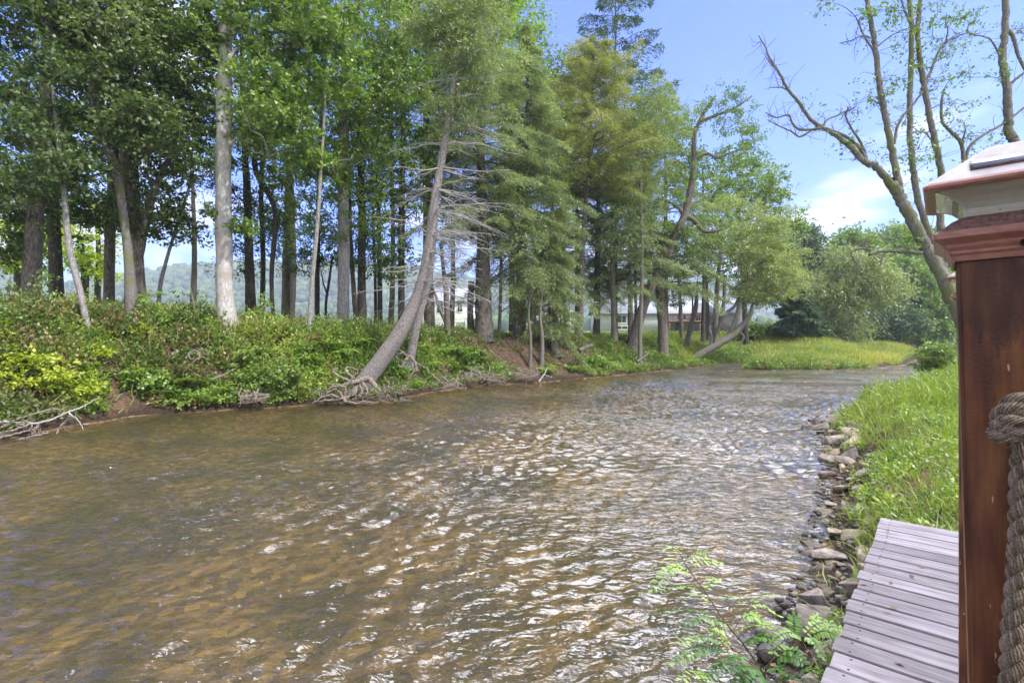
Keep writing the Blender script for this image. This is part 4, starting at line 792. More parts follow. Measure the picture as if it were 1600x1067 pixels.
shrub('green shrub growing below the two leaning trunks', 612, 580, 18.0, .5, .36, 26, 'bright', tb=.3)
shrub('green shrub on the brow of the bank left of the brown bare patch', 712, 555, 21.5, 1.05, .45, 40, 'bright', tb=.25)
shrub('leafy shrub hanging over the undercut bank below the brown patch', 760, 575, 23.5, .9, .4, 28, 'mid', tb=.7)
shrub('grey green brush pile of leaves in front of the house deck', 1020, 525, 31, 1.5, .5, 40, 'olive', tb=.7, crad=.5)
shrub('round green bush at the shore below the grey roofed house', 925, 568, 27.6, .9, .45, 30, 'bright', tb=.15)
shrub('wide low bush of soft green leaves under the leaning dark trunk', 1010, 562, 30.5, 2.0, .5, 60, 'bright', tb=.15, crad=.45)
shrub('bright bush between the low crooked trunk and the river bend', 1130, 552, 37, 2.2, .55, 60, 'bright', tb=.45, crad=.5)
shrub('tall green bush at the near shore, cut by the railing post', 1464, 562, 20.5, .6, .8, 60, 'mid', ln=.2, wd=.05, tb=.6)
fern_spots = [(655,540,20.4),(690,546,21),(735,548,22.8),(748,560,23),(668,565,20),(720,575,21.6),(640,598,18.6),(590,555,18.9),(540,545,19),(515,540,18.8),(560,535,19.8),(300,600,15.3),(340,608,15.5),(262,612,15.0),(852,575,25.4),(890,572,26.5),(945,560,28.5),(1045,560,32.6)]
def fern_mesh():
    mb = MB()
    for k in range(15):
        az = k*2.4+R.uniform(-.2,.2); hd = np.array((math.cos(az), math.sin(az), 0)); l = R.uniform(.38,.62); t = np.linspace(0,1,12)[:,None]
        c = hd*l*t+np.array((0,0,1))*l*(1.0*t-.95*t**2); mb.tube(c, np.linspace(.004,.001,12), 3, .3)
        side = np.array((-hd[1], hd[0], 0)); tt = np.repeat(np.linspace(.12,1,24), 2); s = np.tile([-1,1], 24)
        p0 = np.stack([np.interp(tt, t[:,0], c[:,i]) for i in range(3)],1); wl = .16*np.sin(np.clip(tt,0,1)*3.0)**.8+.015
        mb.leaves(p0, side*s[:,None]+hd*.35+np.array((0,0,-.15)), np.tile((0,0,1.0),(48,1)), wl, .034, np.clip(R.normal(.55,.15,48),0,1))
    return mb
fern0 = None
for k, (x,y,Y) in enumerate(fern_spots):
    Y = snapY(x, y, .2) or Y
    c = P(x,y,Y); zz = gz(c[0], c[1])
    if fern0 is None: fern0 = fern_mesh().build('fern', LF['bright']); o = fern0
    else: o = fern0.copy(); COL.objects.link(o)
    o.location = (c[0], c[1], zz+.05); o.rotation_euler = (R.uniform(-.2,.2), R.uniform(-.2,.2), R.uniform(0,6)); s_ = R.uniform(1.0,1.6); o.scale = (s_, s_, s_)
    tag(o, 'arching green fern growing among the weeds of the opposite bank', 'fern', 'ferns on the opposite bank')

# ================================================================== DEAD WOOD ON THE OPPOSITE SHORE
def deadwood(name, label, cat, segs, m='dead', twigs=0, tl=.3):
    b = None; mb = MB()
    for px, w0, w1 in segs:
        pp = np.array([P(*q) for q in px]); c = spline(pp, 6*len(pp)); c[1:-1] += R.normal(size=(len(c)-2,3))*.008
        mb.tube(c, np.linspace(w0,w1,len(c))/2, 7, rough=.08); b = c[0] if b is None else b
        for _ in range(twigs):
            i = R.integers(1,len(c)); d = norm(R.normal(size=3)*np.array((1,1,.6))); l = R.uniform(.3,1)*tl; mb.tube(spline([c[i], c[i]+d*l*.5+R.normal(size=3)*.04, c[i]+d*l], 5), np.linspace(.010,.003,5), 4)
    o = mb.build(name, BK[m], None, b, smooth=True); o.location = Vector([float(q) for q in b]); return tag(o, label, cat)
deadwood('fallen_branch', 'long bleached branch arching over the mud at the lower left edge', 'branch', [([(-30,664,11.8),(0,659,11.9),(40,662,12.1),(75,657,12.3),(108,643,12.6)],.09,.035),([(108,643,12.6),(125,637,12.8),(152,622,13.1)],.05,.018),([(107,643,12.6),(113,650,12.5),(121,655,12.4),(130,671,12.3)],.045,.015)], twigs=2)
deadwood('root_mass', 'tangle of grey roots in the shaded undercut below the yellow shrub', 'roots', [([(-20,680,11.6),(20,672,11.8),(45,662,12),(30,655,12.2)],.07,.03),([(0,684,11.6),(30,676,11.8),(60,668,12.1)],.06,.02),([(48,680,12),(56,672,12.1),(60,662,12.2)],.07,.02),([(88,678,12.3),(94,666,12.5),(108,652,12.7)],.04,.012),([(5,665,11.9),(35,652,12.2),(78,640,12.6),(100,640,12.8)],.06,.03),([(20,690,11.6),(45,683,11.9),(75,676,12.2)],.06,.03),([(-10,672,11.7),(25,660,12),(50,664,12.1),(44,674,12)],.05,.02)], 'root', twigs=6, tl=.5)
deadwood('fallen_branch', 'thin pale twig lying across the weeds below the whitish trunk', 'branch', [([(332,592,15.6),(350,585,15.6),(370,575,15.8)],.03,.012)], twigs=1)
deadwood('driftwood', 'knot of bleached roots in the bank above the overhanging shrub', 'driftwood', [([(290,560,16.1),(302,548,16.2),(312,552,16.1),(310,562,16)],.06,.03),([(300,566,16),(315,558,16.1),(328,563,16.2)],.05,.02),([(293,552,16.1),(300,562,16.1),(306,556,16.1)],.04,.02)], 'root')
deadwood('fallen_log', 'dark log pointing into the water left of the spindly stems', 'log', [([(905,548,28.6),(916,542,28.8),(926,540,29)],.28,.18)], 'brown')
deadwood('fallen_branch', 'forked pale snag dipping into the water below the spindly stems', 'branch', [([(842,596,25.4),(850,585,25.6),(856,572,25.8)],.10,.03),([(850,585,25.6),(862,590,25.4)],.04,.02)], twigs=2)
deadwood('fallen_log', 'thin log lying on the far shore beneath the leaning dark trunk', 'log', [([(995,565,30.6),(1010,555,31),(1014,548,31.2)],.16,.09)], 'brown')
deadwood('driftwood', 'dark stump of driftwood in the shallows by the sandbar', 'driftwood', [([(1205,581,33),(1214,580,33),(1222,582,32.9)],.16,.10),([(1209,580,33),(1213,577,33)],.07,.03)], 'brown', twigs=3)
deadwood('driftwood', 'flat dark snag breaking the surface in the middle of the bend', 'driftwood', [([(1136,581,31.5),(1146,580.5,31.6),(1156,581,31.5)],.10,.05)], 'brown')
for k,(x0,y0,Y0,lb) in enumerate(((700,603,20.9,'roots hanging from the undercut bank left of the orange clay'),(770,594,23.6,'root tangle at the waterline under the brown patch'),(820,588,24.8,'fine roots trailing to the water by the spindly stems'),(400,622,16.0,'roots showing beneath the large overhanging shrub'),(740,588,22.6,'dark root hollow in the bank below the ferns'))):
    deadwood('root_mass', lb, 'roots', [([(x0+R.uniform(-26,26),y0-R.uniform(4,16),Y0+.3),(x0+R.uniform(-26,26),y0-2,Y0+.1),(x0+R.uniform(-30,30),y0+R.uniform(2,9),Y0)],.05,.015) for _ in range(13)], 'root', twigs=2)

# ================================================================== POSTED SIGN
sg = P(204, 474, 18.15); root = empty('sign', sg, 'small red and white no trespassing sign on the thick dark trunk', 'sign')
def smat(name, c, rough=.5, spec=.4):
    return plain(name, tuple(q*.93 for q in c), c, 30, rough, .02, spec=spec)
M_white = smat('sign_white', (.75,.74,.72)); M_red = smat('sign_red', (.50,.03,.03)); M_blk = smat('sign_black', (.04,.04,.04))
q = MB(); q.box((0,0,0), (.32,.012,.40)); q.build('panel', M_white, root)
q = MB(); q.box((0,-.010,.155), (.30,.005,.075)); q.build('header', M_red, root)
q = MB(); an = np.linspace(0,2*math.pi,25); q.tube(np.stack([.062*np.cos(an), an*0-.010, .03+.062*np.sin(an)],1), .009, 5); q.tube([(-.044,-.011,.074),(.044,-.011,-.014)], .008, 4); q.build('prohibition_ring', M_red, root)
q = MB()
def text(body, size, loc, m, parent, rot=(math.pi/2,0,0), name='lettering', ext=.001):
    cu = bpy.data.curves.new(name, 'FONT'); cu.body = body; cu.size = size; cu.align_x = 'CENTER'; cu.align_y = 'CENTER'; cu.extrude = ext
    o = bpy.data.objects.new(name, cu); COL.objects.link(o); dg = bpy.context.evaluated_depsgraph_get(); me = bpy.data.meshes.new_from_object(o.evaluated_get(dg)); bpy.data.objects.remove(o)
    me.materials.clear(); me.materials.append(m); o = bpy.data.objects.new(name, me); COL.objects.link(o); o.location = loc; o.rotation_euler = rot; o.parent = parent; return o
text('NOTICE', .062, (0,-.014,.155), M_white, root); text('NO\nTRESPASSING', .040, (0,-.010,-.11), M_blk, root)
root.rotation_euler = (0,0,rad(-10))

# ================================================================== HOUSES
sid_w = plain('siding_white', (.60,.60,.58), (.70,.70,.69), 3, .7, .05); sid_g = plain('siding_grey', (.40,.40,.42), (.48,.48,.50), 3, .75, .05)
roofg = plain('roof_shingle', (.27,.28,.32), (.40,.41,.46), 6, .85, .3, (1,1,1)); roofd = plain('roof_dark', (.07,.09,.09), (.11,.13,.13), 6, .8, .3)
glass = plain('window_glass', (.03,.045,.055), (.06,.08,.09), 2, .12, 0, spec=.8); trimw = plain('trim_white', (.68,.68,.66), (.76,.76,.75), 5, .5, .05)
redw = plain('red_stain', (.17,.07,.06), (.26,.12,.10), 8, .7, .1, (4,4,.5)); found = plain('foundation', (.42,.38,.30), (.55,.50,.41), 5, .85, .3); door_m = plain('garage_door', (.50,.49,.46), (.58,.57,.54), 4, .6, .1, (.2,1,8))
def house(label, x0, x1, Y, base_y, eave_y, ridge_y, depth, wall, roof_m, rot=0, wins=(), doors=(), gable=False):
    a_, b_ = P(x0, base_y, Y), P(x1, base_y, Y); wd = b_[0]-a_[0]; g0 = gz((a_[0]+b_[0])/2, Y)-.1
    z1 = CH-(eave_y-HY)/F*Y-g0; z2 = CH-(ridge_y-HY)/F*Y-g0
    root = empty('house', ((a_[0]+b_[0])/2, Y, g0), label, 'house'); root.rotation_euler = (0,0,rad(rot))
    m = MB(); m.box((0,depth/2,z1/2), (wd,depth,z1)); m.build('wall', wall, root)
    m = MB(); m.box((0,depth/2,.22), (wd+.06,depth+.06,.5)); m.build('foundation', found, root)
    if z2 > z1:
        h = z2-z1; o_ = .45; X = wd/2+o_
        m = MB()
        if gable:   # gable faces the river
            for s in (-1,1):
                v = np.array([[s*X,-o_,z1-.12],[0,-o_,z2],[0,depth+o_,z2],[s*X,depth+o_,z1-.12]]); m.add(np.vstack([v, v+(0,0,.16)]), [[0,1,2,3],[4,5,6,7],[0,1,5,4],[1,2,6,5],[2,3,7,6],[3,0,4,7]])
            m.build('roof', roof_m, root); m = MB(); v = np.array([[-wd/2,0.02,z1],[wd/2,0.02,z1],[0,0.02,z2-.03],[0,0.02,z2-.03]]); m.add(np.vstack([v, v+(0,depth-.04,0)]), [[0,1,2,3],[4,5,6,7]]); m.build('gable', wall, root)
        else:
            for ya, yb in ((-o_, depth/2),(depth+o_, depth/2)):
                v = np.array([[-X,ya,z1-.1],[X,ya,z1-.1],[X,yb,z2],[-X,yb,z2]]); m.add(np.vstack([v, v+(0,0,.16)]), [[0,1,2,3],[4,5,6,7],[0,1,5,4],[1,2,6,5],[2,3,7,6],[3,0,4,7]])
            m.build('roof', roof_m, root)
    cx = (x0+x1)/2
    for (wx0,wy0,wx1,wy1) in wins:
        w2 = (wx1-wx0)/F*Y; h2 = (wy1-wy0)/F*Y; c = ((wx0+wx1)/2-cx)/F*Y; zc_ = CH-((wy0+wy1)/2-HY)/F*Y-g0
        m = MB(); t_ = .12
        for (bx_,bz_,bw,bh) in ((0,h2/2,w2+t_*2,t_),(0,-h2/2,w2+t_*2,t_),(-w2/2-t_/2,0,t_,h2-t_),(w2/2+t_/2,0,t_,h2-t_),(0,0,.05,h2-t_)): m.box((c+bx_,-.04,zc_+bz_), (bw,.09,bh))
        f = m.build('window', trimw, root); m = MB(); m.box((c,-.005,zc_), (w2,.04,h2-t_)); m.build('pane', glass, f)
    for (wx0,wy0,wx1,wy1,mm,nm) in doors:
        w2 = (wx1-wx0)/F*Y; h2 = (wy1-wy0)/F*Y; c = ((wx0+wx1)/2-cx)/F*Y; zc_ = CH-((wy0+wy1)/2-HY)/F*Y-g0
        m = MB(); m.box((c,-.03,zc_), (w2,.08,h2)); d_ = m.build(nm, mm, root)
        if nm == 'garage_door':
            m = MB()
            for k in range(1,4): m.box((c,-.075,zc_-h2/2+h2*k/4), (w2-.1,.012,.03))
            m.build('panel_line', trimw, d_)
    return root, g0
h1, g1 = house('white two storey house behind the pair of broad trunks', 639, 762, 85, 518, 470, 448, 9, sid_w, roofg, wins=((683,474,693,489),(655,474,665,488),(715,476,722,488)), doors=((680,505,712,519,door_m,'garage_door'),(636,502,765,503.4,trimw,'belt_board')))
m = MB(); m.box((5.2,-1.0,CH-(498-HY)/F*85-g1), (4.4,2.0,.18))
for k in (-1,1): m.box((5.2+k*2.1,-1.9,(CH-(499-HY)/F*85-g1)/2), (.16,.16,CH-(499-HY)/F*85-g1-.05))
b1 = m.build('balcony', trimw, h1); m = MB()
for k in range(16): m.box((3.1+k*.28,-1.95,CH-(493-HY)/F*85-g1), (.04,.04,1.0))
m.box((5.2,-1.95,CH-(488-HY)/F*85-g1), (4.4,.07,.07)); m.build('railing', roofd, b1)
h2, g2 = house('white cottage with a railed porch seen through the feathery hemlocks', 800, 892, 78, 520, 482, 462, 8, sid_w, roofd, wins=((808,490,818,503),(828,490,838,503)), doors=((862,488,868,512,door_m,'door'),))
m = MB(); dz = CH-(508-HY)/F*78-g2; m.box((3.0,-1.3,dz), (3.6,2.5,.15))
for k in range(4): m.box((1.3+k*1.13,-2.5,dz+.9), (.12,.12,1.9)); 
m.box((3.0,-2.5,dz+.95), (3.6,.07,.08)); m.box((3.0,-1.3,dz+1.95), (3.9,2.8,.12))
for k in range(13): m.box((1.4+k*.27,-2.5,dz+.5), (.04,.04,.9))
m.build('porch', trimw, h2)
h3, g3 = house('long grey house with lavender shingle roof and reddish raised deck', 938, 1172, 76, 520, 489, 468, 9, sid_g, roofg, wins=((965,493,978,505),(1088,493,1094,501),(1096.5,493,1103,501),(1058,491,1072,500),(963,509,980,515)), doors=((1055,503,1064,516,glass,'door'),(1040,508,1050,516,found,'basement_wall')))
m = MB(); dz = CH-(503-HY)/F*76-g3; m.box((1.2,-1.5,dz), (6.2,2.9,.2))
for k in range(5): m.box((-1.7+k*1.45,-2.8,dz/2), (.15,.15,dz-.1))
dk = m.build('deck', redw, h3); m = MB(); m.box((1.2,-2.85,dz+1.0), (6.2,.08,.1))
for k in range(24): m.box((-1.8+k*.26,-2.85,dz+.55), (.05,.05,.85))
m.build('railing', redw, dk); m = MB()
for k in range(9): m.box((4.55+k*.30,-2.2,dz-.1-k*.21), (.30,1.0,.05))
for s in (-2.75,-1.65):
    m.tube([(4.4,s,dz-.15),(7.2,s,-.0)], .09, 4); m.tube([(4.4,s,dz+.9),(7.2,s,1.0)], .05, 4)
    for k in range(10): m.box((4.5+k*.29,s,dz+.35-k*.19), (.04,.04,.9))
m.build('stairs', redw, h3)
m = MB(); v = np.array([[2.2,-1.2,3.2],[6.0,-1.2,3.2],[4.1,-1.2,4.7],[4.1,-1.2,4.7]]); v2 = v+(0,3.0,0); m.add(np.vstack([v,v2]), [[0,1,2,3],[4,5,6,7],[1,5,6,2],[0,3,7,4]]); m.build('dormer', roofg, h3)
h4, g4 = house('small dark green shed in the gap between the thick trunks', 566, 592, 60, 521, 505, 502, 2.2, plain('shed_green',(.05,.075,.065),(.08,.11,.10),6,.7,.1), roofd, doors=((577,507,585,521,glass,'door'),))

# ================================================================== RIPRAP OF THE NEAR BANK
def rockmat(name, a_, b_, c_):
    m, nt, out = mat(name); tc = N(nt, 'ShaderNodeTexCoord'); oi = N(nt, 'ShaderNodeObjectInfo')
    n1 = N(nt, 'ShaderNodeTexNoise', noise_dimensions='4D'); n1.inputs['Scale'].default_value = 5; n1.inputs['Detail'].default_value = 9; n1.inputs['Roughness'].default_value = .65; L(nt, tc.outputs['Object'], n1.inputs[0]); L(nt, oi.outputs['Random'], n1.inputs['W'])
    c = ramp(nt, n1.outputs[0], [(.3,a_),(.5,b_),(.72,c_)]); hs = N(nt, 'ShaderNodeHueSaturation'); L(nt, c, hs.inputs['Color']); mr = N(nt, 'ShaderNodeMapRange'); L(nt, oi.outputs['Random'], mr.inputs[0]); mr.inputs[3].default_value = .55; mr.inputs[4].default_value = 1.25; L(nt, mr.outputs[0], hs.inputs['Value'])
    # damp, darker stone at the waterline
    geo = N(nt, 'ShaderNodeNewGeometry'); sp = N(nt, 'ShaderNodeSeparateXYZ'); L(nt, geo.outputs['Position'], sp.inputs[0]); wt = N(nt, 'ShaderNodeMapRange'); L(nt, sp.outputs[2], wt.inputs[0]); wt.inputs[1].default_value = .02; wt.inputs[2].default_value = .10; wt.inputs[3].default_value = .45; wt.inputs[4].default_value = 1
    mm = N(nt, 'ShaderNodeMix', data_type='RGBA', blend_type='MULTIPLY'); mm.inputs[0].default_value = 1; L(nt, hs.outputs[0], mm.inputs[6]); L(nt, wt.outputs[0], mm.inputs[7])
    b = N(nt, 'ShaderNodeBump'); b.inputs['Strength'].default_value = .7; b.inputs['Distance'].default_value = .03; L(nt, n1.outputs[0], b.inputs['Height'])
    p = N(nt, 'ShaderNodeBsdfPrincipled'); L(nt, mm.outputs[2], p.inputs['Base Color']); p.inputs['Roughness'].default_value = .85; L(nt, b.outputs[0], p.inputs['Normal']); L(nt, p.outputs[0], out.inputs[0]); return m
RM = [rockmat('stone_grey', (.11,.085,.062),(.25,.205,.16),(.42,.36,.29)), rockmat('stone_tan', (.15,.115,.07),(.32,.255,.17),(.50,.42,.30))]
def rock_mesh(seed, mt):
    rg = np.random.default_rng(seed); bm = bmesh.new()
    for p_ in rg.uniform(-1,1,(15,3)): 
        p_ = p_/max(np.abs(p_).max(), .75)*rg.uniform(.8,1); bm.verts.new((p_[0]*.5, p_[1]*.38, p_[2]*.26))
    r_ = bmesh.ops.convex_hull(bm, input=bm.verts); bmesh.ops.delete(bm, geom=[v for v in bm.verts if not v.link_faces], context='VERTS')
    bmesh.ops.bevel(bm, geom=bm.edges[:], offset=.035, segments=2, affect='EDGES', profile=.6)
    bmesh.ops.triangulate(bm, faces=[f for f in bm.faces if len(f.verts) > 4]); bmesh.ops.subdivide_edges(bm, edges=bm.edges[:], cuts=1, use_grid_fill=True)
    for v in bm.verts: v.co += v.co.normalized()*float(rg.normal(0,.007))
    me = bpy.data.meshes.new('rock'); bm.to_mesh(me); bm.free(); me.materials.append(mt); return me
rmesh = [rock_mesh(100+k, RM[k%2]) for k in range(14)]
rg = np.random.default_rng(99); placed = []
special = {0:('large flat grey stone lying by the end of the boardwalk','rock'),}
def rock(x, y, sc, label, group, sink=.8, lift=0):
    me = rmesh[rg.integers(14)]; o = bpy.data.objects.new('rock', me); COL.objects.link(o); z = gz(x, y)
    o.location = (x, y, max(z,-.05)+sc*.26*(1-sink)+lift); o.rotation_euler = (rg.uniform(-.35,.35), rg.uniform(-.35,.35), rg.uniform(0,6.3)); o.scale = (sc*rg.uniform(.8,1.25), sc*rg.uniform(.8,1.2), sc*rg.uniform(.75,1.2))
    return tag(o, label, 'rock', group)
for (px_,py_,Y_,sc,lb) in ((1228,705,12.0,0,''),):
    pass
def PG(x, y, z):   # point of the bank at pixel x, y whose height is z
    Y = (CH-z)*F/(y-HY); return P(x, y, Y)
for (x,y,z,sc,lb) in ((1283,935,.32,.52,'long sloping grey slab, largest stone beside the boardwalk'),(1312,948,.45,.42,'tan mossy stone between the long slab and the boardwalk'),(1296,845,.22,.55,'squared grey stone jutting into the water halfway along the boardwalk'),
                   (1345,870,.5,.5,'flat grey stone touching the grass at the boardwalk edge'),(1338,680,.3,.8,'broad pale stone in the grass above the point of rocks'),(1302,664,.12,.75,'pale slab on the point of rocks'),(1280,662,.08,.6,'outermost stone on the point of rocks'),(1325,640,.2,.7,'mossy ledge stone at the upper end of the riprap')):
    p_ = PG(x,y,z); rock(p_[0], p_[1], sc*.74, lb, None, .5)
nrk = 0
pl = NEAR[::-1][:, :2]; i0 = [k for k in range(len(pl)) if pl[k,0] == .7][0]
tot = 0
while nrk < 150 and tot < 6000:
    tot += 1
    k = rg.integers(i0, i0+8); a_, b_ = pl[k], pl[k+1]; t = rg.uniform(); c = a_*(1-t)+b_*t; d = norm((b_-a_)[None])[0]; nrm_ = np.array((d[1], -d[0]))
    off = rg.uniform(-.12, .72); x, y = c+nrm_*off; D = math.hypot(x, y)
    sc = (.12+.26*rg.uniform()**1.6)*(1.0 if off < .6 else .75)*(1 if D < 9 else 1.35)
    if any((x-q[0])**2+(y-q[1])**2 < ((sc+q[2])*.30)**2 for q in placed) or not not_deck(np.array([x]), np.array([y]))[0]: continue
    placed.append((x,y,sc)); nrk += 1
    if sc > .27: rock(x,y,sc,'medium angular stone of the riprap along the near waterline','medium stones of the near riprap')
    else: rock(x,y,sc,'small angular stone of the riprap along the near waterline','small stones of the near riprap')
pb = MB()
for k in range(900):
    kk = rg.integers(i0, i0+8); a_, b_ = pl[kk], pl[kk+1]; t = rg.uniform(); c = a_*(1-t)+b_*t; d = norm((b_-a_)[None])[0]; x, y = c+np.array((d[1],-d[0]))*rg.uniform(-.12,.7); r_ = rg.uniform(.012,.045)
    v = IV*(1+rg.uniform(-.25,.25,(len(IV),1)))*np.array((r_,r_*rg.uniform(.6,1),r_*.5))+np.array((x,y,max(gz(x,y),0)+r_*.2)); pb.add(v, IF, rg.uniform())
tag(build_tris(pb, 'pebbles', RM[0]), 'small pebbles and rubble strewn between the rocks at the near waterline', 'pebbles', kind='stuff')
fl = MB(); n = 260
kk = rg.integers(i0, i0+8, n); t = rg.uniform(size=n)[:,None]; c = pl[kk]*(1-t)+pl[kk+1]*t; d = norm(pl[kk+1]-pl[kk]); xy = c+np.stack([d[:,1],-d[:,0]],1)*rg.uniform(-.1,.8,n)[:,None]; z = terrain(xy[:,0],xy[:,1])[0]
fl.leaves(np.stack([xy[:,0],xy[:,1],np.maximum(z,0)+.03],1), rdir(n)*np.array((1,1,.2)), norm(R.normal(size=(n,3))*.3+np.array((0,0,1))), .07, .045, rg.uniform(0,1,n))
dl = np.array([E_+np.array((.764,-.645))*a_+np.array((.645,.764))*b_ for E_, a_, b_ in ((np.array((1.33,2.20)), rg.uniform(.05,.9), rg.uniform(-.6,2.5)) for _ in range(16))])
fl.leaves(np.stack([dl[:,0],dl[:,1],np.full(16,.908)],1), rdir(16)*np.array((1,1,.15)), norm(R.normal(size=(16,3))*.2+np.array((0,0,1))), .045, .022, rg.uniform(0,1,16))
tag(fl.build('fallen_leaves', leafmat('leaf_fallen', [(.10,.06,.035),(.20,.115,.055),(.30,.17,.07)], .05)), 'brown and orange fallen leaves on the near stones and the boardwalk', 'fallen leaves', kind='stuff')

# ================================================================== BOARDWALK
W2 = np.array((.645,.764)); V2 = np.array((.764,-.645)); AX = np.array([[V2[0],V2[1],0],[W2[0],W2[1],0],[0,0,1.0]])
m, nt, out = mat('weathered_board')
tc = N(nt, 'ShaderNodeTexCoord'); oi = N(nt, 'ShaderNodeObjectInfo'); mp = N(nt, 'ShaderNodeMapping'); mp.inputs['Scale'].default_value = (1,1,1); L(nt, tc.outputs['Object'], mp.inputs[0])
ml = N(nt, 'ShaderNodeMapping'); ml.inputs['Scale'].default_value = (1.6,26,4); L(nt, mp.outputs[0], ml.inputs[0])
off = N(nt, 'ShaderNodeMath', operation='MULTIPLY'); L(nt, oi.outputs['Random'], off.inputs[0]); off.inputs[1].default_value = 60
n1 = N(nt, 'ShaderNodeTexNoise', noise_dimensions='4D'); n1.inputs['Scale'].default_value = 1.5; n1.inputs['Detail'].default_value = 9; n1.inputs['Roughness'].default_value = .62; n1.inputs['Distortion'].default_value = .5; L(nt, ml.outputs[0], n1.inputs[0]); L(nt, off.outputs[0], n1.inputs['W'])
n2 = N(nt, 'ShaderNodeTexNoise', noise_dimensions='4D'); n2.inputs['Scale'].default_value = 3; n2.inputs['Detail'].default_value = 6; L(nt, mp.outputs[0], n2.inputs[0]); L(nt, off.outputs[0], n2.inputs['W'])
c1 = ramp(nt, n1.outputs[0], [(.28,(.21,.175,.15)),(.5,(.45,.39,.345)),(.75,(.62,.55,.49))]); c2 = ramp(nt, n2.outputs[0], [(.3,(.72,.70,.68)),(.65,(1.05,1.04,1.06))])
mm = N(nt, 'ShaderNodeMix', data_type='RGBA', blend_type='MULTIPLY'); mm.inputs[0].default_value = 1; L(nt, c1, mm.inputs[6]); L(nt, c2, mm.inputs[7])
hv = N(nt, 'ShaderNodeHueSaturation'); L(nt, mm.outputs[2], hv.inputs['Color']); mr = N(nt, 'ShaderNodeMapRange'); L(nt, oi.outputs['Random'], mr.inputs[0]); mr.inputs[3].default_value = .72; mr.inputs[4].default_value = 1.15; L(nt, mr.outputs[0], hv.inputs['Value'])
b = N(nt, 'ShaderNodeBump'); b.inputs['Strength'].default_value = .5; b.inputs['Distance'].default_value = .006; L(nt, n1.outputs[0], b.inputs['Height'])
p = N(nt, 'ShaderNodeBsdfPrincipled'); L(nt, hv.outputs[0], p.inputs['Base Color']); p.inputs['Roughness'].default_value = .8; p.inputs['Specular IOR Level'].default_value = .25; L(nt, b.outputs[0], p.inputs['Normal']); L(nt, p.outputs[0], out.inputs[0])
board_m = m; screw_m = plain('screw_dark', (.03,.028,.026), (.06,.05,.045), 20, .6, 0)
E0 = np.array((1.33, 2.20)); root = empty('boardwalk', (E0[0], E0[1], .80), 'weathered grey plank boardwalk running along the grassy near bank', 'boardwalk')
LB = 1.75; k = 0; pitch = .155
for k in range(33):
    wc = 2.63-.075-k*pitch
    bm = bmesh.new(); bmesh.ops.create_cube(bm, size=1)
    bmesh.ops.scale(bm, vec=(LB, .1415, .034), verts=bm.verts); bmesh.ops.bevel(bm, geom=bm.edges[:], offset=.004, segments=2, affect='EDGES')
    o = bm_obj('plank', bm, board_m, root); c = V2*(LB/2+rg.uniform(-.012,.012)); c = c+W2*wc; o.location = (c[0], c[1], .083+rg.uniform(-.002,.002)); o.rotation_euler = (rg.uniform(-.008,.008), rg.uniform(-.003,.003), math.atan2(V2[1], V2[0])+rg.uniform(-.004,.004))
    for vx in (.07,.86):
        for wy in (-.045,.045):
            s = MB(); s.tube([(0,0,0),(0,0,.0176),(0,0,.0177)], [.006,.006,.0004], 8); q_ = s.build('screw', screw_m, o); q_.location = (vx-LB/2, wy, 0)
m = MB()
for vx in (.035, .85, 1.70): m.box(np.append(V2*vx+W2*0.05, -.03), (.045, 5.1, .19), AX)
m.build('joist', board_m, root)

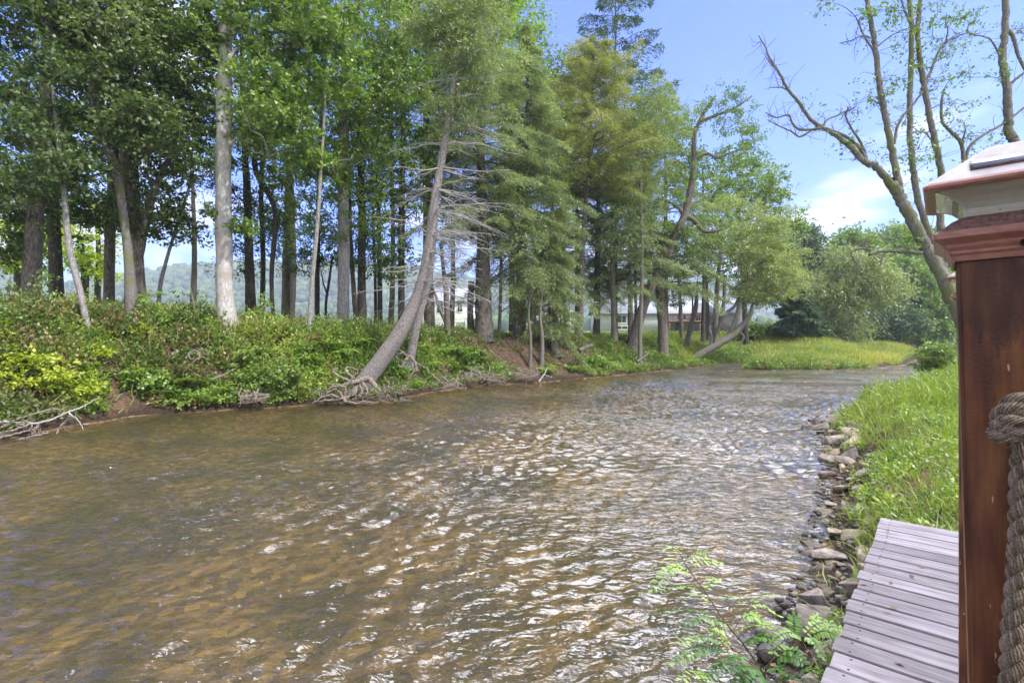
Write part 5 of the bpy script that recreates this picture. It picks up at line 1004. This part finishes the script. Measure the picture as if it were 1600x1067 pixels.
# ================================================================== RAILING POSTS WITH LAMP CAPS
def woodmat():
    m, nt, out = mat('stained_post'); tc = N(nt, 'ShaderNodeTexCoord')
    mp = N(nt, 'ShaderNodeMapping'); mp.inputs['Scale'].default_value = (30,30,2.2); L(nt, tc.outputs['Object'], mp.inputs[0])
    n1 = N(nt, 'ShaderNodeTexNoise'); n1.inputs['Scale'].default_value = 1.6; n1.inputs['Detail'].default_value = 9; n1.inputs['Roughness'].default_value = .6; n1.inputs['Distortion'].default_value = .6; L(nt, mp.outputs[0], n1.inputs[0])
    mp2 = N(nt, 'ShaderNodeMapping'); mp2.inputs['Scale'].default_value = (16,16,5); L(nt, tc.outputs['Object'], mp2.inputs[0])
    n2 = N(nt, 'ShaderNodeTexNoise'); n2.inputs['Scale'].default_value = 1.3; n2.inputs['Detail'].default_value = 5; L(nt, mp2.outputs[0], n2.inputs[0])
    n3 = N(nt, 'ShaderNodeTexNoise'); n3.inputs['Scale'].default_value = 260; n3.inputs['Detail'].default_value = 2; L(nt, tc.outputs['Object'], n3.inputs[0])
    c1 = ramp(nt, n1.outputs[0], [(.25,(.050,.017,.008)),(.5,(.118,.041,.014)),(.75,(.20,.085,.025))]); c2 = ramp(nt, n2.outputs[0], [(.32,(.50,.40,.36)),(.5,(1,.92,.85)),(.68,(1.5,1.65,1.35))])
    mm = N(nt, 'ShaderNodeMix', data_type='RGBA', blend_type='MULTIPLY'); mm.inputs[0].default_value = 1; L(nt, c1, mm.inputs[6]); L(nt, c2, mm.inputs[7])
    # runs of thicker stain that end in drips about a hand below the cap
    mp4 = N(nt, 'ShaderNodeMapping'); mp4.inputs['Scale'].default_value = (55,55,3); L(nt, tc.outputs['Object'], mp4.inputs[0]); n4 = N(nt, 'ShaderNodeTexNoise'); n4.inputs['Scale'].default_value = 1.6; n4.inputs['Detail'].default_value = 2; L(nt, mp4.outputs[0], n4.inputs[0])
    sp = N(nt, 'ShaderNodeSeparateXYZ'); L(nt, tc.outputs['Object'], sp.inputs[0])
    ed = N(nt, 'ShaderNodeMath', operation='MULTIPLY_ADD'); L(nt, n4.outputs[0], ed.inputs[0]); ed.inputs[1].default_value = -.13; L(nt, sp.outputs[2], ed.inputs[2])
    st = N(nt, 'ShaderNodeMapRange'); L(nt, ed.outputs[0], st.inputs[0]); st.inputs[1].default_value = -.188; st.inputs[2].default_value = -.180; st.inputs[3].default_value = 1.0; st.inputs[4].default_value = .58
    m5 = N(nt, 'ShaderNodeMix', data_type='RGBA', blend_type='MULTIPLY'); m5.inputs[0].default_value = 1; L(nt, mm.outputs[2], m5.inputs[6]); L(nt, st.outputs[0], m5.inputs[7])
    # pale scratches
    mp6 = N(nt, 'ShaderNodeMapping'); mp6.inputs['Scale'].default_value = (60,60,14); mp6.inputs['Rotation'].default_value = (0,.25,0); L(nt, tc.outputs['Object'], mp6.inputs[0]); n6 = N(nt, 'ShaderNodeTexNoise'); n6.inputs['Scale'].default_value = 2.2; n6.inputs['Detail'].default_value = 1; L(nt, mp6.outputs[0], n6.inputs[0])
    sc = ramp(nt, n6.outputs[0], [(.765,(0,0,0)),(.78,(1,1,1))]); m7 = N(nt, 'ShaderNodeMix', data_type='RGBA'); L(nt, sc, m7.inputs[0]); L(nt, m5.outputs[2], m7.inputs[6]); m7.inputs[7].default_value = (.42,.28,.17,1)
    b = N(nt, 'ShaderNodeBump'); b.inputs['Strength'].default_value = .35; b.inputs['Distance'].default_value = .002; ad = N(nt, 'ShaderNodeMath', operation='ADD'); L(nt, n1.outputs[0], ad.inputs[0]); L(nt, n3.outputs[0], ad.inputs[1]); L(nt, ad.outputs[0], b.inputs['Height'])
    p = N(nt, 'ShaderNodeBsdfPrincipled'); L(nt, m7.outputs[2], p.inputs['Base Color']); p.inputs['Roughness'].default_value = .5; p.inputs['Specular IOR Level'].default_value = .35; L(nt, b.outputs[0], p.inputs['Normal']); L(nt, p.outputs[0], out.inputs[0]); return m
post_m = woodmat()
copper = plain('copper_plastic', (.22,.085,.055), (.34,.15,.10), 60, .38, .25, (1,1,3), .5, .001); skirt = plain('copper_speckled', (.06,.035,.028), (.24,.13,.10), 150, .55, .4, dist=.001)
lensm, nt, out = mat('milky_lens'); tc = N(nt, 'ShaderNodeTexCoord'); n1 = N(nt, 'ShaderNodeTexNoise'); n1.inputs['Scale'].default_value = 120; n1.inputs['Detail'].default_value = 3; L(nt, tc.outputs['Object'], n1.inputs[0])
sp_ = ramp(nt, n1.outputs[0], [(.24,(.10,.09,.07)),(.29,(.40,.39,.31)),(1.0,(.48,.47,.38))]); p = N(nt, 'ShaderNodeBsdfPrincipled'); L(nt, sp_, p.inputs['Base Color']); p.inputs['Roughness'].default_value = .10; p.inputs['Coat Weight'].default_value = .6; p.inputs['Coat Roughness'].default_value = .04; L(nt, p.outputs[0], out.inputs[0])
roofc = plain('cap_roof', (.17,.15,.145), (.30,.27,.26), 25, .45, .2, dist=.001); solar = plain('solar_cell', (.16,.17,.22), (.24,.25,.31), 12, .15, 0, spec=.7)
HW = .07
def ring_loft(prof, m, name, parent, cap_top=False, cap_bot=False):
    v = []; q = []
    for (o_, z) in prof:
        h = HW+o_; v += [(-h,-h,z),(h,-h,z),(h,h,z),(-h,h,z)]
    for i in range(len(prof)-1):
        for j in range(4): q.append([i*4+j, i*4+(j+1)%4, i*4+4+(j+1)%4, i*4+4+j])
    if cap_top: q.append([len(v)-4,len(v)-3,len(v)-2,len(v)-1])
    if cap_bot: q.append([3,2,1,0])
    bm = bmesh.new(); vs = [bm.verts.new(p_) for p_ in v]
    for f in q: bm.faces.new([vs[i] for i in f])
    vert = [e_ for e_ in bm.edges if abs(e_.verts[0].co.z-e_.verts[1].co.z) > 1e-5 and abs(abs(e_.verts[0].co.x)-abs(e_.verts[0].co.y)) < 1e-6]
    bmesh.ops.bevel(bm, geom=vert, offset=.004, segments=3, affect='EDGES'); return bm_obj(name, bm, m, parent, False)
def rail_post(loc, label):
    """origin at the top of the wood; local x runs along the face toward the right"""
    root = empty('railing_post', loc, label, 'post', None); root.rotation_euler = (0, 0, math.atan2(V2[1], V2[0]))
    H0 = loc[2]-.89; bm = bmesh.new(); bmesh.ops.create_cube(bm, size=1); bmesh.ops.scale(bm, vec=(2*HW, 2*HW, H0), verts=bm.verts); bmesh.ops.translate(bm, vec=(0,0,-H0/2), verts=bm.verts)
    bmesh.ops.bevel(bm, geom=[e_ for e_ in bm.edges if abs(e_.verts[0].co.z-e_.verts[1].co.z) > .5], offset=.005, segments=3, affect='EDGES')
    bm_obj('post', bm, post_m, root)
    cap = ring_loft([(.0015,-.004),(.005,-.004),(.006,.003),(.009,.006),(.0095,.010),(.014,.015),(.015,.020),(.021,.025),(.026,.028),(.0265,.036),(.024,.039)], copper, 'cap', root)
    ring_loft([(.024,.039),(.012,.047),(.004,.055),(-.008,.062)], skirt, 'skirt', cap)
    lp = [(-.008,.062),(-.010,.067),(-.009,.073),(-.005,.081),(.002,.089),(.011,.095),(.022,.0995)]
    ring_loft(lp, lensm, 'lens', cap)
    rf = ring_loft([(.022,.0995),(.033,.0995),(.036,.102),(.036,.107),(.033,.110)], copper, 'roof_rim', cap)
    ring_loft([(.033,.110),(-.035,.165),(-.042,.168)], roofc, 'roof', cap, cap_top=True)
    # long solar strip let into the front slope
    m = MB(); sl = math.atan2(.055,.068); cy = -(HW+.006); cz = .110+(.033-.006)*.055/.068+.0012
    ax = np.array([[1,0,0],[0,math.cos(sl),math.sin(sl)],[0,-math.sin(sl),math.cos(sl)]])
    m.box((0.0,cy,cz), (.105,.026,.003), ax); fr_ = m.build('solar_frame', skirt, cap); m = MB(); m.box((0.0,cy,cz+.0012), (.099,.020,.003), ax); m.build('solar_panel', solar, cap)
    # screw hole in the moulding
    m = MB(); m.tube([(.0,-HW-.0225,.013),(.0,-HW-.008,.013)], [.0042,.0042], 14); m.tube([(.0,-HW-.0165,.013),(.0,-HW-.0150,.013)], [.0036,.0005], 14); m.build('screw', screw_m, cap)
    return root
C0 = np.array((.660,.760)); c = C0+V2*HW+W2*HW
p1 = rail_post((c[0], c[1], 2.513), 'dark red brown railing post filling the right edge, nearest the viewer')
p1.rotation_euler = (0, rad(-1.3), math.atan2(V2[1], V2[0]))
C1 = np.array((1.727,1.977)); c = C1+V2*HW+W2*HW
p2 = rail_post((c[0], c[1], 2.513), 'farther railing post, only its cap peeking out left of the near post')
# ---- rope
ropem, nt, out = mat('manila_rope'); at = N(nt, 'ShaderNodeAttribute', attribute_name='tint'); geo = N(nt, 'ShaderNodeTexCoord'); n1 = N(nt, 'ShaderNodeTexNoise'); n1.inputs['Scale'].default_value = 330; n1.inputs['Detail'].default_value = 6; n1.inputs['Roughness'].default_value = .7; L(nt, geo.outputs['Object'], n1.inputs[0])
ad = N(nt, 'ShaderNodeMath', operation='MULTIPLY_ADD'); L(nt, at.outputs['Fac'], ad.inputs[0]); ad.inputs[1].default_value = .6; L(nt, n1.outputs[0], ad.inputs[2])
cc = ramp(nt, ad.outputs[0], [(.45,(.030,.022,.014)),(.72,(.15,.112,.075)),(1.05,(.36,.29,.21))]); b = N(nt, 'ShaderNodeBump'); b.inputs['Strength'].default_value = .9; b.inputs['Distance'].default_value = .002; L(nt, ad.outputs[0], b.inputs['Height'])
p = N(nt, 'ShaderNodeBsdfPrincipled'); L(nt, cc, p.inputs['Base Color']); p.inputs['Roughness'].default_value = .95; p.inputs['Specular IOR Level'].default_value = .1; L(nt, b.outputs[0], p.inputs['Normal']); L(nt, p.outputs[0], out.inputs[0])
rp = MB()
def frames(c):
    t = norm(np.gradient(c, axis=0)); up = np.array((.3,.9,.1)); a_ = np.empty_like(c); pr = norm(np.cross(t[0], up))
    for i in range(len(c)): pr = pr-t[i]*np.dot(pr,t[i]); pr = pr/np.linalg.norm(pr); a_[i] = pr
    return t, a_, np.cross(t, a_)
def lay_rope(pts, R0, turns, n=260, fib=9):
    c = spline(pts, n); t, a_, b_ = frames(c); s = np.concatenate([[0], np.cumsum(np.linalg.norm(np.diff(c,axis=0),axis=1))]); ph = s/turns*2*math.pi
    for k in range(3):
        th = ph+k*2*math.pi/3; sc_ = c+(np.cos(th)[:,None]*a_+np.sin(th)[:,None]*b_)*R0*.50
        rp.tube(sc_, R0*.50, 10, .35)
        t2, a2, b2 = frames(sc_)
        for f in range(fib):     # yarns laid the other way round each strand
            t3 = -ph*2.2+f*2*math.pi/fib; rp.tube(sc_+(np.cos(t3)[:,None]*a2+np.sin(t3)[:,None]*b2)*R0*.475, R0*.50*.23, 5, R.uniform(.3,.7), rough=.18)
rw = .70
lay_rope([P(1606,648,.71),P(1602,700,.695),P(1598,760,.69),P(1597,830,.69),P(1593,900,.69),P(1587,970,.69),P(1583,1040,.69),P(1580,1120,.70),P(1577,1300,.71)], .0138, .075, 330)
lay_rope([P(1680,650,.64),P(1625,628,.665),P(1590,629,.675),P(1570,645,.685),P(1562,668,.69)], .0125, .07, 150)
lay_rope([P(1562,668,.70),P(1566,662,.685),P(1590,655,.668),P(1630,650,.655),P(1690,655,.64)], .0105, .06, 150)
lay_rope([P(1690,672,.64),P(1630,670,.655),P(1590,676,.668),P(1562,680,.685),P(1556,672,.70)], .0105, .06, 150)
for k in range(420):   # loose fibres
    b_ = rp.v[R.integers(0,30)]; s0 = b_[R.integers(len(b_))]; d = norm(R.normal(size=3)); l = R.uniform(.003,.011); rp.tube(spline([s0, s0+d*l*.6, s0+d*l+R.normal(size=3)*l*.3], 4), [.00022,.0002,.00018,.0001], 3, .9)
b0 = P(1600,660,.70); o = rp.build('rope', ropem, None, b0, smooth=True); o.location = Vector([float(q) for q in b0]); tag(o, 'thick grey brown twisted rope knotted on the near railing post', 'rope')

# ================================================================== LOCUST SAPLING IN THE FOREGROUND
sap = MB(); stm = MB(); CX = lambda x, y: (980+x/4.2105, 820+y/4.2105)
def sp_pts(seq): return spline(np.array([P(*CX(x,y), Y) for x,y,Y in seq]), 8*len(seq))
def pinnate(p0, p1, nl=9, L_=.034, tb=.5, sag=.03):
    tb = min(1, tb+.15)
    p0, p1 = np.array(p0), np.array(p1); ln_ = np.linalg.norm(p1-p0); mid = (p0+p1)/2+np.array((0,0,sag)); c = spline([p0,mid,p1], 14); stm.tube(c, np.linspace(.0016,.0007,14), 4, .7)
    d = norm(p1-p0); up = norm(np.array((0,0,1))+R.normal(size=3)*.25); side = norm(np.cross(d, up)); nr = np.cross(side, d)
    t = np.repeat(np.linspace(.16,.94,nl), 2); s = np.tile([-1,1], nl); pos = np.stack([np.interp(t, np.linspace(0,1,14), c[:,i]) for i in range(3)],1)
    pos = np.vstack([pos, c[-1]]); dd = np.vstack([side*s[:,None]+d*.35+np.array((0,0,-.12))+R.normal(size=(2*nl,3))*.10, d]); m_ = len(pos)
    dd = norm(dd); nn = norm(nr+R.normal(size=(m_,3))*.22); xx = norm(np.cross(nn, dd)); ll = L_*R.uniform(.8,1.12,m_)*np.append(1-.25*np.abs(t-.5)*2, .9); ll = ll*1.22; ww = ll*.50
    # oval leaflet of six points folded slightly along its rib, as two quads either side
    def row(u, wv, dz): return pos+dd*(ll*u)[:,None]+xx*(ww*wv)[:,None]+np.cross(xx,dd)*(ll*dz)[:,None]
    a0, r1, r2, tip = row(0.04,0,0), row(.38,0,-.03), row(.74,0,-.03), row(1,0,0); l1, l2, q1, q2 = row(.30,.50,.04), row(.74,.42,.04), row(.30,-.50,.04), row(.74,-.42,.04)
    v = np.stack([a0,l1,l2,tip,r2,r1,q1,q2],1).reshape(-1,3); o_ = np.arange(m_)[:,None]*8
    q = np.concatenate([o_+np.array([[a,b,c,e]]) for a,b,c,e in ((0,1,5,0),(5,1,2,4),(4,2,3,4),(0,5,6,0),(5,4,7,6),(4,3,7,4))],1).reshape(-1,4)
    # degenerate corners become triangles: give them a midpoint instead
    tt = np.repeat(np.clip(tb+R.normal(0,.08,m_),0,1), 6); return v, q, tt
tri_v, tri_q, tri_t, off_ = [], [], [], 0
def leaf(a_, b_, Ya, Yb, **k):
    global off_
    v, q, t = pinnate(P(*CX(*a_), Ya), P(*CX(*b_), Yb), **k); tri_v.append(v); tri_q.append(q+off_); tri_t.append(t); off_ += len(v)
st1 = sp_pts([(1010,1180,2.62),(930,1040,2.62),(870,930,2.63),(760,780,2.68),(640,630,2.74),(520,450,2.80),(430,325,2.84),(375,245,2.86),(345,185,2.87)]); stm.tube(st1, np.linspace(.0065,.0018,len(st1)), 7, .2)
st2 = sp_pts([(900,950,2.66),(960,880,2.66),(1060,800,2.66),(1150,740,2.68),(1230,720,2.7)]); stm.tube(st2, np.linspace(.0045,.0015,len(st2)), 6, .2)
st3 = sp_pts([(700,690,2.7),(745,620,2.72),(800,525,2.75)]); stm.tube(st3, np.linspace(.003,.001,len(st3)), 5, .3)
st4 = sp_pts([(880,960,2.63),(760,870,2.6),(640,760,2.6),(560,700,2.6)]); stm.tube(st4, np.linspace(.003,.001,len(st4)), 5, .3)
YL = 2.75
for a_, b_, ya, yb, kw in (
    ((380,250),(165,425),2.86,2.72,dict(nl=8,tb=.95,L_=.034)),((365,225),(185,270),2.86,2.95,dict(nl=8,tb=.95,L_=.03)),((355,200),(250,165),2.87,2.98,dict(nl=7,tb=1,L_=.026)),((375,245),(500,190),2.86,2.82,dict(nl=6,tb=.9,L_=.032)),
    ((395,270),(610,255),2.85,2.95,dict(nl=8,tb=.7,L_=.032)),((430,325),(240,300),2.84,2.92,dict(nl=8,tb=.9,L_=.03)),((500,430),(200,440),2.80,2.72,dict(nl=10,tb=.7,L_=.034)),((515,440),(600,365),2.8,2.9,dict(nl=6,tb=.85,L_=.03)),
    ((560,505),(390,475),2.78,2.86,dict(nl=7,tb=.9,L_=.032)),((620,600),(185,575),2.75,2.62,dict(nl=12,tb=.42,L_=.038)),((690,660),(355,650),2.71,2.62,dict(nl=11,tb=.40,L_=.036)),((800,525),(980,465),2.75,2.85,dict(nl=8,tb=.5,L_=.034)),
    ((800,525),(985,590),2.75,2.7,dict(nl=8,tb=.75,L_=.034)),((800,525),(650,480),2.75,2.8,dict(nl=7,tb=.6,L_=.034)),((700,690),(1010,690),2.7,2.6,dict(nl=11,tb=.6,L_=.034)),((745,620),(890,640),2.72,2.68,dict(nl=6,tb=.7,L_=.038)),
    ((650,770),(350,770),2.6,2.52,dict(nl=10,tb=.45,L_=.036)),((700,830),(560,700),2.6,2.62,dict(nl=7,tb=.85,L_=.032)),((660,800),(320,900),2.6,2.48,dict(nl=11,tb=.28,L_=.04)),((850,930),(490,1010),2.62,2.45,dict(nl=12,tb=.22,L_=.044)),
    ((800,860),(560,960),2.62,2.5,dict(nl=8,tb=.35,L_=.04)),((760,780),(960,750),2.68,2.6,dict(nl=8,tb=.35,L_=.042)),((870,930),(700,1080),2.62,2.5,dict(nl=9,tb=.28,L_=.044)),((600,1030),(360,1010),2.5,2.42,dict(nl=8,tb=.9,L_=.036)),
    ((1060,800),(960,830),2.66,2.6,dict(nl=5,tb=.5,L_=.036)),((1100,770),(1095,600),2.67,2.72,dict(nl=9,tb=.4,L_=.034)),((1150,740),(980,740),2.68,2.62,dict(nl=8,tb=.5,L_=.034)),((1150,740),(1330,640),2.68,2.74,dict(nl=8,tb=.9,L_=.034)),
    ((1200,725),(1400,740),2.7,2.62,dict(nl=9,tb=.85,L_=.034)),((1230,720),(1250,600),2.7,2.8,dict(nl=6,tb=.8,L_=.03)),((1180,735),(1280,860),2.68,2.58,dict(nl=7,tb=.7,L_=.034)),((960,880),(1150,900),2.66,2.56,dict(nl=8,tb=.3,L_=.04)),
    ((900,950),(1080,1000),2.64,2.54,dict(nl=8,tb=.3,L_=.042)),((1000,850),(1140,870),2.66,2.58,dict(nl=6,tb=.45,L_=.036)),((1380,770),(1540,870),2.6,2.45,dict(nl=7,tb=.85,L_=.028)),((930,1040),(1180,1040),2.62,2.5,dict(nl=9,tb=.35,L_=.04)),
    ((1250,720),(1420,690),2.7,2.66,dict(nl=8,tb=.9,L_=.032)),((940,1020),(760,1040),2.6,2.5,dict(nl=7,tb=.3,L_=.042)),((1100,1000),(1250,960),2.6,2.55,dict(nl=7,tb=.6,L_=.034))):
    leaf(a_, b_, ya, yb, **kw)
V_ = np.concatenate(tri_v); Q_ = np.concatenate(tri_q); T_ = np.concatenate(tri_t)
faces = [tuple(dict.fromkeys(map(int, f))) for f in Q_]; base = (2.6*.5, 2.6, gz(1.3,2.6)); base = tuple(float(q) for q in st1[0][:2])+(gz(st1[0][0], st1[0][1]),)
me = bpy.data.meshes.new('leaves'); me.from_pydata((V_-np.array(base)).tolist(), [], faces); at = me.attributes.new('tint', 'FLOAT', 'FACE'); at.data.foreach_set('value', T_.astype(np.float32)); me.materials.append(leafmat('leaf_locust', [(.045,.12,.045),(.11,.24,.055),(.27,.42,.06)], .38, .06))
root = empty('sapling', base, 'locust sapling with feathery paired leaflets reaching over the water beside the boardwalk', 'sapling')
o = bpy.data.objects.new('leaves', me); COL.objects.link(o); o.parent = root
g0 = np.array(base)-np.array((0,0,.1)); stm.tube(np.linspace(g0, st1[0], 4), .0065, 7, .2); stm.build('stem', barkmat('bark_twig', [(.06,.04,.025),(.13,.10,.06),(.2,.17,.1)], 40), root, base, smooth=True)

# ================================================================== ADDED PORCH, UNSEEN (behind and right of the viewer, put in to shade the deck)
hv = np.array((V2[0],V2[1])); root = empty('porch', (2.0,-2.0,.8), 'added porch roof and wall out of view, put in to shade the deck', 'porch')
def wb(v0,v1,w0,w1,z0,z1): c = V2*(v0+v1)/2+W2*(w0+w1)/2; return (c[0]-2.0, c[1]+2.0, (z0+z1)/2-.8), (v1-v0, w1-w0, z1-z0)
m = MB()
for a_ in ((2.7,2.9,-7,5.2,.6,4.1),): m.box(*wb(*a_), AX)
m.build('wall', plain('shade_wall', (.14,.06,.03),(.22,.10,.05), 5, .6, .3, (1,1,6)), root)
m = MB(); m.box(*wb(2.1,7.5,-7.5,5.4,4.1,4.25), AX); m.build('roof', roofd, root)

# ================================================================== HAZE
bm = bmesh.new(); bmesh.ops.create_cube(bm, size=1); hz_ = bpy.data.meshes.new('haze'); bmesh.ops.scale(bm, vec=(5400,3400,250), verts=bm.verts); bm.to_mesh(hz_); bm.free()
m = bpy.data.materials.new('haze_air'); m.use_nodes = True; nt = m.node_tree; nt.nodes.clear(); out = N(nt, 'ShaderNodeOutputMaterial'); pv = N(nt, 'ShaderNodeVolumePrincipled')
pv.inputs['Color'].default_value = (.86,.92,1.0,1); pv.inputs['Density'].default_value = .00050; pv.inputs['Anisotropy'].default_value = .3; L(nt, pv.outputs[0], out.inputs['Volume']); hz_.materials.append(m)
o = bpy.data.objects.new('haze', hz_); COL.objects.link(o); o.location = (0,1150,115); tag(o, 'thin pale haze in the air over the valley', 'haze', kind='stuff')
